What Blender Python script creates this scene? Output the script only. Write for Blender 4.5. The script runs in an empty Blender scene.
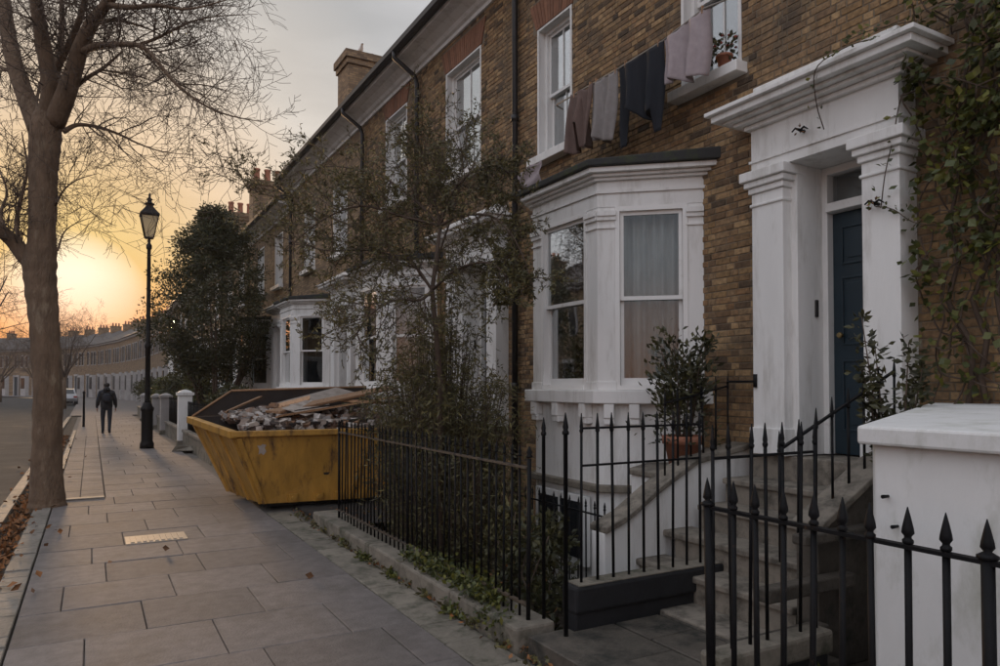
import bpy, math, random
from mathutils import Vector, Matrix, noise
rnd = random.Random(7)
R = math.radians
S = bpy.context.scene
COL = S.collection
V = Vector

# ------------------------------------------------------------------ camera, sky, sun, exposure
EYE = V((0, 0, 1.65))
YAW = R(29.5)
cam_d = bpy.data.cameras.new('camera')
cam = bpy.data.objects.new('camera', cam_d)
COL.objects.link(cam)
cam.location = EYE
cam.rotation_euler = (R(90 + 1.3), 0, -YAW)
cam_d.sensor_width = 36
cam_d.lens = 36 * 722 / 1000
cam_d.shift_y = 0.0356
cam_d.clip_start = 0.05
cam_d.clip_end = 3000
S.camera = cam

SUN_EL, SUN_AZ = 5.5, -1.3           # azimuth from +Y, towards +X
wd = bpy.data.worlds.new('World')
S.world = wd
wd.use_nodes = True
nt = wd.node_tree
nt.nodes.clear()
def N(t, kind, **kw):
    n = t.nodes.new(kind)
    for k, v in kw.items():
        setattr(n, k, v)
    return n
wo = N(nt, 'ShaderNodeOutputWorld')
bg = N(nt, 'ShaderNodeBackground')
sky = N(nt, 'ShaderNodeTexSky')
sky.sky_type = 'NISHITA'
sky.sun_disc = False
sky.sun_elevation = R(SUN_EL)
sky.sun_rotation = R(SUN_AZ)
sky.altitude = 30
sky.air_density = 1.0
sky.dust_density = 3.0
sky.ozone_density = 1.5
tc = N(nt, 'ShaderNodeTexCoord')
# thin cloud veil: warmest near the sun, brightened out of view to light facades
mp = N(nt, 'ShaderNodeMapping')
mp.inputs['Scale'].default_value = (1.2, 1.2, 5.5)
ns = N(nt, 'ShaderNodeTexNoise')
ns.inputs['Scale'].default_value = 2.2
ns.inputs['Detail'].default_value = 6
ns.inputs['Roughness'].default_value = 0.55
nt.links.new(tc.outputs['Generated'], mp.inputs[0])
nt.links.new(mp.outputs[0], ns.inputs['Vector'])
cr = N(nt, 'ShaderNodeMapRange')
cr.inputs['From Min'].default_value = 0.35
cr.inputs['From Max'].default_value = 0.7
cr.inputs['To Min'].default_value = 0.965
cr.inputs['To Max'].default_value = 0.985
nt.links.new(ns.outputs['Fac'], cr.inputs['Value'])
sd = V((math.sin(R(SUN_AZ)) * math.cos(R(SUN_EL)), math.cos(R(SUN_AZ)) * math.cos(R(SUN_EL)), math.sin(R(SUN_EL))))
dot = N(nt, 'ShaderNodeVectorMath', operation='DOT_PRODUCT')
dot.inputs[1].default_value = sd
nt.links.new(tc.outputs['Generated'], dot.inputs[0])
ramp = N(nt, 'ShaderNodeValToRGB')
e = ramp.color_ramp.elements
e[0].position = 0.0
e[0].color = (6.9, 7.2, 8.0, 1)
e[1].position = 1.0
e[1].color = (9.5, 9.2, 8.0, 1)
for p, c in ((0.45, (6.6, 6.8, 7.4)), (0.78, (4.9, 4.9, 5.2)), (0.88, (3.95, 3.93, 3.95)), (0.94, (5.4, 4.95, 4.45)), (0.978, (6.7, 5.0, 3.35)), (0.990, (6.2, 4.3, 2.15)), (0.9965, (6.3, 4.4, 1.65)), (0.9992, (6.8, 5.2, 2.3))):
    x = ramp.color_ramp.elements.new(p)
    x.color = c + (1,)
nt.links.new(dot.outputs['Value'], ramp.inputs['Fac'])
# low air reddens the veil towards the horizon on the sun's side
sep = N(nt, 'ShaderNodeSeparateXYZ')
nt.links.new(tc.outputs['Generated'], sep.inputs[0])
hr = N(nt, 'ShaderNodeMapRange')
hr.inputs['From Min'].default_value = 0.0
hr.inputs['From Max'].default_value = 0.19
hr.inputs['To Min'].default_value = 1.0
hr.inputs['To Max'].default_value = 0.0
hr.interpolation_type = 'SMOOTHSTEP'
nt.links.new(sep.outputs['Z'], hr.inputs['Value'])
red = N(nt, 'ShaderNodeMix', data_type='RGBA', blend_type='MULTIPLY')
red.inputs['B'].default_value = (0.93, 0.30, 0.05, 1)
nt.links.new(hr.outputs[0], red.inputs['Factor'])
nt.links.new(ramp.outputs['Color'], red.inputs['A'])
# streaks of thicker and thinner cloud
ck = N(nt, 'ShaderNodeMapRange')
ck.inputs['From Min'].default_value = 0.36
ck.inputs['From Max'].default_value = 0.66
ck.inputs['To Min'].default_value = 0.90
ck.inputs['To Max'].default_value = 1.12
nt.links.new(ns.outputs['Fac'], ck.inputs['Value'])
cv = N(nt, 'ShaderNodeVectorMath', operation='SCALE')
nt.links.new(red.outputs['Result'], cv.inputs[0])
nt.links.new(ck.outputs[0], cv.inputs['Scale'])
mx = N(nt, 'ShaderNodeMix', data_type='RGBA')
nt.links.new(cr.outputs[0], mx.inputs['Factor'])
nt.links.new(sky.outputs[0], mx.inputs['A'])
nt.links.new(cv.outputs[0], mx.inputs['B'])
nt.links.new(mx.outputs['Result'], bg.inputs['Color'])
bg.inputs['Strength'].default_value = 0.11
nt.links.new(bg.outputs[0], wo.inputs['Surface'])

sun_d = bpy.data.lights.new('sun', 'SUN')
sun = bpy.data.objects.new('sun', sun_d)
COL.objects.link(sun)
sun_d.energy = 2.6
sun_d.angle = R(6)
sun_d.color = (1, 0.62, 0.32)
sun.rotation_euler = (-sd).to_track_quat('-Z', 'Y').to_euler()
S.view_settings.view_transform = 'Standard'
S.view_settings.look = 'None'
S.view_settings.exposure = 0.3
S.view_settings.gamma = 1
S.render.engine = 'CYCLES'
S.cycles.max_bounces = 8
S.cycles.transparent_max_bounces = 24
S.cycles.caustics_reflective = False
S.cycles.caustics_refractive = False
S.cycles.volume_bounces = 0

# ------------------------------------------------------------------ materials
def mat(name, col, rough=0.7, var=0.25, scale=6.0, col2=None, bump=0.3, bscale=60, bdist=0.004, spec=0.5, metal=0, tint=None,
        patch=None, patch_lo=0.55, patch_hi=0.65, patch_scale=2.0, patch_rough=0.8, stretch=None, sub=0, obrand=0.0, detail=6):
    """base colour mixed to col2 by noise in world space, patches of wear, fine relief"""
    m = bpy.data.materials.new(name)
    m.use_nodes = True
    t = m.node_tree
    b = t.nodes['Principled BSDF']
    geo = N(t, 'ShaderNodeNewGeometry')
    src = geo.outputs['Position']
    if stretch:
        mpn = N(t, 'ShaderNodeMapping')
        mpn.inputs['Scale'].default_value = stretch
        t.links.new(src, mpn.inputs[0])
        src = mpn.outputs[0]
    n1 = N(t, 'ShaderNodeTexNoise')
    n1.inputs['Scale'].default_value = scale
    n1.inputs['Detail'].default_value = detail
    n1.inputs['Roughness'].default_value = 0.65
    t.links.new(src, n1.inputs['Vector'])
    mr = N(t, 'ShaderNodeMapRange')
    mr.inputs['From Min'].default_value = 0.3
    mr.inputs['From Max'].default_value = 0.7
    t.links.new(n1.outputs['Fac'], mr.inputs['Value'])
    c1 = tuple(x * (1 + var) for x in col) + (1,)
    c2 = tuple(x * (1 - var) for x in (col2 or col)) + (1,)
    mix = N(t, 'ShaderNodeMix', data_type='RGBA')
    mix.inputs['A'].default_value = c1
    mix.inputs['B'].default_value = c2
    t.links.new(mr.outputs[0], mix.inputs['Factor'])
    out = mix.outputs['Result']
    if tint:
        at = N(t, 'ShaderNodeAttribute', attribute_name='tint')
        rp = N(t, 'ShaderNodeValToRGB')
        rp.color_ramp.interpolation = 'LINEAR'
        els = rp.color_ramp.elements
        els[0].position = 0
        els[0].color = tint[0] + (1,)
        els[1].position = 1
        els[1].color = tint[-1] + (1,)
        for i, c in enumerate(tint[1:-1]):
            x = els.new((i + 1) / (len(tint) - 1))
            x.color = c + (1,)
        t.links.new(at.outputs['Fac'], rp.inputs['Fac'])
        mm = N(t, 'ShaderNodeMix', data_type='RGBA', blend_type='MULTIPLY')
        mm.inputs['Factor'].default_value = 1
        t.links.new(out, mm.inputs['A'])
        t.links.new(rp.outputs['Color'], mm.inputs['B'])
        out = mm.outputs['Result']
    if obrand:
        oi = N(t, 'ShaderNodeObjectInfo')
        m2 = N(t, 'ShaderNodeMapRange')
        m2.inputs['To Min'].default_value = 1 - obrand
        m2.inputs['To Max'].default_value = 1 + obrand
        t.links.new(oi.outputs['Random'], m2.inputs['Value'])
        vm = N(t, 'ShaderNodeVectorMath', operation='SCALE')
        t.links.new(out, vm.inputs[0])
        t.links.new(m2.outputs[0], vm.inputs['Scale'])
        out = vm.outputs[0]
    if patch:
        n3 = N(t, 'ShaderNodeTexNoise')
        n3.inputs['Scale'].default_value = patch_scale
        n3.inputs['Detail'].default_value = 9
        n3.inputs['Roughness'].default_value = 0.7
        t.links.new(src, n3.inputs['Vector'])
        m3 = N(t, 'ShaderNodeMapRange')
        m3.inputs['From Min'].default_value = patch_lo
        m3.inputs['From Max'].default_value = patch_hi
        t.links.new(n3.outputs['Fac'], m3.inputs['Value'])
        pm = N(t, 'ShaderNodeMix', data_type='RGBA')
        pm.inputs['B'].default_value = patch + (1,)
        t.links.new(m3.outputs[0], pm.inputs['Factor'])
        t.links.new(out, pm.inputs['A'])
        out = pm.outputs['Result']
        rm = N(t, 'ShaderNodeMapRange')
        rm.inputs['To Min'].default_value = rough
        rm.inputs['To Max'].default_value = patch_rough
        t.links.new(m3.outputs[0], rm.inputs['Value'])
        t.links.new(rm.outputs[0], b.inputs['Roughness'])
    else:
        b.inputs['Roughness'].default_value = rough
    t.links.new(out, b.inputs['Base Color'])
    b.inputs['Specular IOR Level'].default_value = spec
    b.inputs['Metallic'].default_value = metal
    if sub:
        b.inputs['Transmission Weight'].default_value = 0
        tr = N(t, 'ShaderNodeBsdfTranslucent')
        t.links.new(out, tr.inputs['Color'])
        ms = N(t, 'ShaderNodeMixShader')
        ms.inputs[0].default_value = sub
        t.links.new(b.outputs[0], ms.inputs[1])
        t.links.new(tr.outputs[0], ms.inputs[2])
        t.links.new(ms.outputs[0], t.nodes['Material Output'].inputs['Surface'])
    if bump:
        n2 = N(t, 'ShaderNodeTexNoise')
        n2.inputs['Scale'].default_value = bscale
        n2.inputs['Detail'].default_value = 4
        t.links.new(src, n2.inputs['Vector'])
        bp = N(t, 'ShaderNodeBump')
        bp.inputs['Strength'].default_value = bump
        bp.inputs['Distance'].default_value = bdist
        t.links.new(n2.outputs['Fac'], bp.inputs['Height'])
        t.links.new(bp.outputs[0], b.inputs['Normal'])
    return m

M = {}
M['brick'] = mat('stock_brick', (1.18, 1.06, 0.90), 0.9, 0.42, 22, bump=0.9, bscale=55, bdist=0.006,
                 tint=[(0.06, 0.045, 0.034), (0.15, 0.10, 0.06), (0.22, 0.15, 0.08), (0.31, 0.225, 0.135), (0.19, 0.118, 0.065), (0.24, 0.175, 0.11), (0.12, 0.08, 0.052)],
                 patch=(0.04, 0.032, 0.025), patch_lo=0.50, patch_hi=0.72, patch_scale=1.3)
M['mortar'] = mat('soot_mortar', (0.175, 0.14, 0.10), 0.95, 0.3, 5, bump=0.6)
M['red_brick'] = mat('rubbed_red_brick', (1, 1, 1), 0.85, 0.2, 12, bump=0.5,
                     tint=[(0.15, 0.07, 0.042), (0.25, 0.115, 0.065), (0.20, 0.088, 0.05)])
M['stucco'] = mat('white_stucco', (0.77, 0.76, 0.74), 0.7, 0.05, 1.6, bump=0.35, bscale=34, bdist=0.004,
                  patch=(0.33, 0.30, 0.25), patch_lo=0.50, patch_hi=0.88, patch_scale=2.4, stretch=(2.2, 2.2, 0.45))
M['pier_stucco'] = mat('weathered_render', (0.74, 0.735, 0.72), 0.75, 0.07, 1.2, bump=0.9, bscale=16, bdist=0.004, patch=(0.40, 0.40, 0.33), patch_lo=0.50, patch_hi=0.80, patch_scale=3.2, stretch=(1.4, 1.4, .6))
M['dull_stucco'] = mat('dull_grey_stucco', (0.33, 0.31, 0.30), 0.8, 0.2, 1.6, bump=0)  # darker, greyer stucco for the distant houses and farther gate pillars
M['white_wood'] = mat('white_gloss_paint', (0.78, 0.77, 0.75), 0.45, 0.04, 3, bump=0.15, bscale=25, bdist=0.002,
                      patch=(0.42, 0.39, 0.34), patch_lo=0.6, patch_hi=0.8, patch_scale=5)
M['navy'] = mat('navy_door_paint', (0.009, 0.024, 0.036), 0.4, 0.15, 4, bump=0.15, bscale=20)
M['iron'] = mat('black_iron', (0.005, 0.005, 0.006), 0.6, 0.3, 20, spec=0.2, bump=0.5, bscale=120, bdist=0.002,
                patch=(0.06, 0.035, 0.022), patch_lo=0.62, patch_hi=0.72, patch_scale=14)
M['worn_iron'] = mat('worn_iron_rail', (0.10, 0.075, 0.055), 0.42, 0.3, 20, bump=0.5, bscale=100, patch=(0.02, 0.018, 0.018), patch_lo=0.5, patch_hi=0.62, patch_scale=9)
M['pipe'] = mat('black_downpipe', (0.018, 0.018, 0.02), 0.5, 0.3, 8)
M['slate'] = mat('roof_slate', (0.042, 0.038, 0.038), 0.7, 0.3, 14, bump=0.8, bscale=14, bdist=0.01)
M['lead'] = mat('dark_lead_roof', (0.022, 0.022, 0.022), 0.75, 0.3, 8, patch=(0.045, 0.055, 0.018), patch_lo=0.5, patch_hi=0.66, patch_scale=5)
M['moss'] = mat('moss', (0.045, 0.06, 0.018), 0.95, 0.4, 20, bump=1, bscale=60, bdist=0.01)
M['pot'] = mat('terracotta', (0.33, 0.13, 0.075), 0.8, 0.2, 10, patch=(0.35, 0.24, 0.17), patch_lo=0.58, patch_hi=0.75, patch_scale=9)
M['slab'] = mat('paving_stone', (1.07, 1.04, 1.03), 0.78, 0.22, 9, bump=0.9, bscale=60, bdist=0.006, obrand=0.16, spec=0.33,
                tint=[(0.125, 0.113, 0.107), (0.165, 0.15, 0.142), (0.145, 0.13, 0.123)],
                patch=(0.10, 0.088, 0.078), patch_lo=0.49, patch_hi=0.74, patch_scale=1.6, patch_rough=0.75)
M['joint'] = mat('joint_sand', (0.13, 0.115, 0.10), 0.95, 0.3, 12)
M['kerb'] = mat('kerb_granite', (0.19, 0.168, 0.142), 0.7, 0.25, 30, bump=0.8, bscale=70, obrand=0.15,
                patch=(0.10, 0.085, 0.06), patch_lo=0.52, patch_hi=0.7, patch_scale=3)
M['old_stone'] = mat('old_york_stone', (0.20, 0.175, 0.14), 0.8, 0.25, 7, bump=0.9, bscale=35, bdist=0.008, obrand=0.15,
                     patch=(0.05, 0.052, 0.032), patch_lo=0.48, patch_hi=0.66, patch_scale=4)
M['path_stone'] = mat('dark_path_stone', (0.085, 0.072, 0.058), 0.7, 0.3, 7, bump=0.9, bscale=35, bdist=0.008, patch=(0.02, 0.02, 0.016), patch_lo=0.48, patch_hi=0.64, patch_scale=3)
M['step'] = mat('step_stone', (0.215, 0.187, 0.152), 0.75, 0.2, 8, bump=0.7, bscale=40, bdist=0.006, obrand=0.08,
                patch=(0.05, 0.044, 0.034), patch_lo=0.48, patch_hi=0.68, patch_scale=4)
M['black_stone'] = mat('blackened_stone', (0.010, 0.010, 0.012), 0.75, 0.4, 9, bump=0.8, bscale=30, bdist=0.006)
M['asphalt'] = mat('asphalt', (0.055, 0.051, 0.048), 0.9, 0.22, 1.2, bump=0.8, bscale=90, bdist=0.006,
                   patch=(0.085, 0.075, 0.066), patch_lo=0.55, patch_hi=0.72, patch_scale=0.5, spec=0.2)
M['soil'] = mat('soil', (0.045, 0.034, 0.024), 0.95, 0.4, 6, bump=1, bscale=25, bdist=0.02)
M['ground'] = mat('ground', (0.08, 0.075, 0.05), 0.95, 0.3, 0.3)
M['skip'] = mat('yellow_skip_paint', (0.40, 0.21, 0.035), 0.55, 0.25, 3.5, bump=0.5, bscale=14, bdist=0.006,
                patch=(0.075, 0.038, 0.02), patch_lo=0.53, patch_hi=0.68, patch_scale=3.2, stretch=(1.8, 1.8, .55), patch_rough=0.85)
M['skip_in'] = mat('skip_inside_rust', (0.028, 0.022, 0.02), 0.85, 0.4, 4, patch=(0.06, 0.035, 0.022), patch_lo=0.5, patch_hi=0.7, patch_scale=4)
M['timber'] = mat('old_timber', (0.38, 0.22, 0.12), 0.8, 0.25, 14, stretch=(6, 1, 6), bump=0.6, bscale=30, obrand=0.3,
                  patch=(0.12, 0.07, 0.04), patch_lo=0.55, patch_hi=0.68, patch_scale=5)
M['plaster'] = mat('broken_plasterboard', (0.36, 0.31, 0.27), 0.85, 0.2, 9, bump=0.8, bscale=24, obrand=0.3,
                   patch=(0.16, 0.12, 0.09), patch_lo=0.5, patch_hi=0.66, patch_scale=6)
M['bark'] = mat('plane_bark', (0.15, 0.098, 0.062), 0.9, 0.3, 9, stretch=(1, 1, 0.35), bump=1, bscale=38, bdist=0.02,
                patch=(0.24, 0.18, 0.12), patch_lo=0.55, patch_hi=0.68, patch_scale=7)
M['twig'] = mat('twig_bark', (0.085, 0.058, 0.042), 0.9, 0.2, 9, bump=0)
M['leaf_dark'] = mat('evergreen_leaf', (0.052, 0.053, 0.024), 0.5, 0.3, 3, bump=0, sub=0.22, tint=[(0.5, 0.5, 0.45), (1, 1, 1), (1.6, 1.45, 1.0)])
M['leaf_olive'] = mat('olive_leaf', (0.115, 0.108, 0.050), 0.5, 0.3, 3, bump=0, sub=0.25, tint=[(0.5, 0.45, 0.4), (1, 1, 1), (1.7, 1.5, 1.1)])
M['leaf_ivy'] = mat('ivy_leaf', (0.085, 0.10, 0.030), 0.45, 0.3, 3, bump=0, sub=0.2, tint=[(0.4, 0.42, 0.4), (1, 1, 1), (1.9, 1.5, 0.8)])
M['litter'] = mat('dead_leaf', (0.20, 0.095, 0.04), 0.85, 0.3, 12, bump=0, tint=[(0.4, 0.4, 0.4), (1, 1, 1), (1.6, 1.3, 0.9)])
M['coat'] = mat('black_coat', (0.012, 0.013, 0.017), 0.85, 0.2, 30, bump=0.5, bscale=60)
M['jeans'] = mat('dark_trousers', (0.014, 0.017, 0.026), 0.85, 0.2, 30, bump=0.4)
M['skin'] = mat('skin', (0.35, 0.2, 0.14), 0.6, 0.1, 20, bump=0)
M['hair'] = mat('dark_hair', (0.014, 0.009, 0.007), 0.6, 0.2, 40, bump=0.5)
for nm, c in (('c_black', (0.010, 0.012, 0.018)), ('c_grey', (0.26, 0.235, 0.225)), ('c_brown', (0.15, 0.10, 0.085)), ('c_white', (0.50, 0.47, 0.48)),
              ('c_mauve', (0.38, 0.32, 0.33))):
    M[nm] = mat('cloth_' + nm, c, 0.9, 0.12, 14, bump=0.4, bscale=90, sub=0.12)
M['rope'] = mat('line_cord', (0.25, 0.23, 0.2), 0.8, 0.1, 30, bump=0)
M['curtain'] = mat('net_curtain', (0.8, 0.79, 0.77), 0.9, 0.1, 4, bump=0)
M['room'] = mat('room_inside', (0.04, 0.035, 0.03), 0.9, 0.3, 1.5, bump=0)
M['lantern_glass'] = mat('lantern_milk_glass', (0.75, 0.68, 0.5), 0.3, 0.08, 4, bump=0, sub=0.6)
M['iron_cover'] = mat('worn_iron_cover', (0.36, 0.30, 0.235), 0.62, 0.15, 30, bump=1, bscale=60, bdist=0.004, metal=0.2)
M['car_dark'] = mat('dark_car_paint', (0.02, 0.022, 0.028), 0.25, 0.1, 3, bump=0)
M['car_silver'] = mat('silver_car_paint', (0.34, 0.34, 0.35), 0.3, 0.1, 3, bump=0, metal=0.5)
M['rubber'] = mat('rubber', (0.015, 0.015, 0.015), 0.8, 0.1, 3, bump=0)
M['car_glass'] = mat('car_glass', (0.02, 0.022, 0.025), 0.08, 0.1, 3, bump=0)
M['lamp_red'] = mat('tail_light', (0.3, 0.02, 0.015), 0.3, 0.1, 3, bump=0)
M['flower'] = mat('red_flower', (0.28, 0.05, 0.04), 0.7, 0.2, 30, bump=0)
M['button'] = mat('bell_plastic', (0.01, 0.01, 0.011), 0.35, 0.1, 10, bump=0)
M['brass'] = mat('old_brass', (0.30, 0.22, 0.10), 0.4, 0.2, 30, bump=0, metal=0.8)

def glass_mat():
    m = bpy.data.materials.new('window_glass')
    m.use_nodes = True
    t = m.node_tree
    t.nodes.clear()
    o = N(t, 'ShaderNodeOutputMaterial')
    g = N(t, 'ShaderNodeBsdfGlossy')
    g.inputs['Roughness'].default_value = 0.015
    g.inputs['Color'].default_value = (0.9, 0.92, 0.93, 1)
    tr = N(t, 'ShaderNodeBsdfTransparent')
    tr.inputs['Color'].default_value = (0.80, 0.82, 0.82, 1)
    fr = N(t, 'ShaderNodeLayerWeight')
    fr.inputs['Blend'].default_value = 0.5
    pw = N(t, 'ShaderNodeMath', operation='POWER')
    pw.inputs[1].default_value = 1.45
    t.links.new(fr.outputs['Facing'], pw.inputs[0])
    ml = N(t, 'ShaderNodeMath', operation='MULTIPLY_ADD')
    ml.inputs[1].default_value = 1.35
    ml.inputs[2].default_value = 0.035
    ml.use_clamp = True
    ns_ = N(t, 'ShaderNodeTexNoise')
    ns_.inputs['Scale'].default_value = 2.2
    ns_.inputs['Detail'].default_value = 1
    geo = N(t, 'ShaderNodeNewGeometry')
    t.links.new(geo.outputs['Position'], ns_.inputs['Vector'])
    bp = N(t, 'ShaderNodeBump')
    bp.inputs['Strength'].default_value = 0.2
    bp.inputs['Distance'].default_value = 0.008
    t.links.new(ns_.outputs['Fac'], bp.inputs['Height'])
    t.links.new(bp.outputs[0], g.inputs['Normal'])
    mxs = N(t, 'ShaderNodeMixShader')
    t.links.new(pw.outputs[0], ml.inputs[0])
    t.links.new(ml.outputs[0], mxs.inputs[0])
    t.links.new(tr.outputs[0], mxs.inputs[1])
    t.links.new(g.outputs[0], mxs.inputs[2])
    t.links.new(mxs.outputs[0], o.inputs['Surface'])
    return m
M['glass'] = glass_mat()

def brick_tex_mat():
    """brickwork too far away to pick the bricks apart: uses the wall's own length and height"""
    m = mat('distant_brickwork', (0.9, 0.88, 0.84), 0.9, 0.25, 3, bump=0)
    t = m.node_tree
    b = t.nodes['Principled BSDF']
    geo = N(t, 'ShaderNodeNewGeometry')
    sp = N(t, 'ShaderNodeSeparateXYZ')
    t.links.new(geo.outputs['Position'], sp.inputs[0])
    ad = N(t, 'ShaderNodeMath', operation='ADD')
    t.links.new(sp.outputs['X'], ad.inputs[0])
    t.links.new(sp.outputs['Y'], ad.inputs[1])
    cb = N(t, 'ShaderNodeCombineXYZ')
    t.links.new(ad.outputs[0], cb.inputs['X'])
    t.links.new(sp.outputs['Z'], cb.inputs['Y'])
    bt = N(t, 'ShaderNodeTexBrick')
    bt.inputs['Scale'].default_value = 1
    bt.inputs['Brick Width'].default_value = 0.18
    bt.inputs['Row Height'].default_value = 0.06
    bt.inputs['Mortar Size'].default_value = 0.008
    bt.inputs['Color1'].default_value = (0.33, 0.22, 0.12, 1)
    bt.inputs['Color2'].default_value = (0.14, 0.09, 0.055, 1)
    bt.inputs['Mortar'].default_value = (0.14, 0.11, 0.085, 1)
    t.links.new(cb.outputs[0], bt.inputs['Vector'])
    old = b.inputs['Base Color'].links[0].from_socket
    mm = N(t, 'ShaderNodeMix', data_type='RGBA', blend_type='MULTIPLY')
    mm.inputs['Factor'].default_value = 1
    t.links.new(old, mm.inputs['A'])
    t.links.new(bt.outputs['Color'], mm.inputs['B'])
    t.links.new(mm.outputs['Result'], b.inputs['Base Color'])
    return m
M['brick_far'] = brick_tex_mat()

# ------------------------------------------------------------------ builders
WL = {}                                  # built location of each parent
def link(o, parent=None, origin=V((0, 0, 0))):
    COL.objects.link(o)
    if parent is not None:
        o.parent = parent
        o.location = origin - WL[parent.name]
    else:
        o.location = origin
    WL[o.name] = V(origin)
    return o
def tag(o, label=None, cat=None, group=None, kind=None):
    if label: o['label'] = label
    if cat: o['category'] = cat
    if group: o['group'] = group
    if kind: o['kind'] = kind
    return o
def thing(name, label, cat, loc, group=None):
    o = bpy.data.objects.new(name, None)
    o.empty_display_size = 0.2
    link(o, None, V(loc))
    return tag(o, label, cat, group)

class MB:
    def __init__(s):
        s.v, s.f, s.t = [], [], []
        s.smooth = []
    def face(s, idx, tint=0.5, sm=False):
        s.f.append(idx)
        s.t.append(tint)
        s.smooth.append(sm)
    def hexa(s, p, tint=0.5, skip=()):
        b = len(s.v)
        s.v += [tuple(q) for q in p]
        for i, q in enumerate(((0, 3, 2, 1), (4, 5, 6, 7), (0, 1, 5, 4), (1, 2, 6, 5), (2, 3, 7, 6), (3, 0, 4, 7))):
            if i not in skip:
                s.face(tuple(b + k for k in q), tint)
        return s
    def box(s, x0, x1, y0, y1, z0, z1, tint=0.5):
        if x0 > x1: x0, x1 = x1, x0
        if y0 > y1: y0, y1 = y1, y0
        return s.hexa([(x0, y0, z0), (x1, y0, z0), (x1, y1, z0), (x0, y1, z0), (x0, y0, z1), (x1, y0, z1), (x1, y1, z1), (x0, y1, z1)], tint)
    def fbox(s, fr, a0, a1, n0, n1, z0, z1, tint=0.5, jit=0):
        """box in a wall's frame: a along it, n outwards"""
        o, u, n = fr
        P = []
        for z in (z0, z1):
            for a, m in ((a0, n0), (a1, n0), (a1, n1), (a0, n1)):
                q = o + u * a + n * m
                P.append((q.x, q.y, q.z + z))
        w = (P[1][0] - P[0][0]) * (P[3][1] - P[0][1]) - (P[1][1] - P[0][1]) * (P[3][0] - P[0][0])
        if w < 0:
            P = [P[0], P[3], P[2], P[1], P[4], P[7], P[6], P[5]]
        return s.hexa(P, tint)
    def prism(s, poly, z0, z1, tint=0.5):
        """poly counter-clockwise in plan"""
        A = sum(poly[i][0] * poly[(i + 1) % len(poly)][1] - poly[(i + 1) % len(poly)][0] * poly[i][1] for i in range(len(poly)))
        if A < 0: poly = poly[::-1]
        n = len(poly)
        b = len(s.v)
        zz0 = z0 if callable(z0) else (lambda x, y: z0)
        zz1 = z1 if callable(z1) else (lambda x, y: z1)
        s.v += [(x, y, zz0(x, y)) for x, y in poly] + [(x, y, zz1(x, y)) for x, y in poly]
        s.face(tuple(b + i for i in range(n))[::-1], tint)
        s.face(tuple(b + n + i for i in range(n)), tint)
        for i in range(n):
            j = (i + 1) % n
            s.face((b + i, b + j, b + n + j, b + n + i), tint)
        return s
    def extr(s, prof, y0, y1, tint=0.5):
        """profile in (x, z) run along y"""
        n = len(prof)
        A = sum(prof[i][0] * prof[(i + 1) % n][1] - prof[(i + 1) % n][0] * prof[i][1] for i in range(n))
        if A > 0: prof = prof[::-1]
        b = len(s.v)
        s.v += [(x, y0, z) for x, z in prof] + [(x, y1, z) for x, z in prof]
        s.face(tuple(b + i for i in range(n))[::-1], tint)
        s.face(tuple(b + n + i for i in range(n)), tint)
        for i in range(n):
            j = (i + 1) % n
            s.face((b + i, b + j, b + n + j, b + n + i), tint)
        return s
    def tube(s, pts, rads, sides=8, tint=0.5, cap=True, sm=True):
        pts = [V(p) for p in pts]
        if not hasattr(rads, '__len__'): rads = [rads] * len(pts)
        b = len(s.v)
        prev = None
        for i, p in enumerate(pts):
            if i == 0: d = pts[1] - p
            elif i == len(pts) - 1: d = p - pts[i - 1]
            else: d = pts[i + 1] - pts[i - 1]
            if d.length < 1e-9: d = V((0, 0, 1))
            d.normalize()
            if prev is None:
                a = d.orthogonal().normalized()
            else:
                a = prev - d * prev.dot(d)
                a = a.normalized() if a.length > 1e-6 else d.orthogonal().normalized()
            prev = a
            c = d.cross(a)
            for k in range(sides):
                w = 2 * math.pi * k / sides
                q = p + (a * math.cos(w) + c * math.sin(w)) * rads[i]
                s.v.append((q.x, q.y, q.z))
        for i in range(len(pts) - 1):
            for k in range(sides):
                k2 = (k + 1) % sides
                s.face((b + i * sides + k, b + i * sides + k2, b + (i + 1) * sides + k2, b + (i + 1) * sides + k), tint, sm)
        if cap:
            s.face(tuple(b + k for k in range(sides))[::-1], tint)
            s.face(tuple(b + (len(pts) - 1) * sides + k for k in range(sides)), tint)
        return s
    def lathe(s, c, prof, sides=16, tint=0.5, sm=True, rot=0.0):
        """prof: (radius, z) from bottom to top, around a vertical axis through c"""
        b = len(s.v)
        for r, z in prof:
            for k in range(sides):
                w = 2 * math.pi * k / sides + rot
                s.v.append((c[0] + r * math.cos(w), c[1] + r * math.sin(w), c[2] + z))
        for i in range(len(prof) - 1):
            for k in range(sides):
                k2 = (k + 1) % sides
                s.face((b + i * sides + k, b + i * sides + k2, b + (i + 1) * sides + k2, b + (i + 1) * sides + k), tint, sm)
        s.face(tuple(b + k for k in range(sides))[::-1], tint)
        s.face(tuple(b + (len(prof) - 1) * sides + k for k in range(sides)), tint)
        return s
    def leaf(s, p, d, L, w, tint, fold=0.25):
        d = d.normalized()
        a = d.cross(V((rnd.uniform(-1, 1), rnd.uniform(-1, 1), rnd.uniform(-1, 1))))
        if a.length < 1e-4: a = d.orthogonal()
        a.normalize()
        n = d.cross(a)
        b = len(s.v)
        for q in (p, p + d * L * 0.5 + a * w + n * w * fold, p + d * L, p + d * L * 0.5 - a * w + n * w * fold):
            s.v.append((q.x, q.y, q.z))
        s.face((b, b + 1, b + 2), tint)
        s.face((b, b + 2, b + 3), tint)
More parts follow.
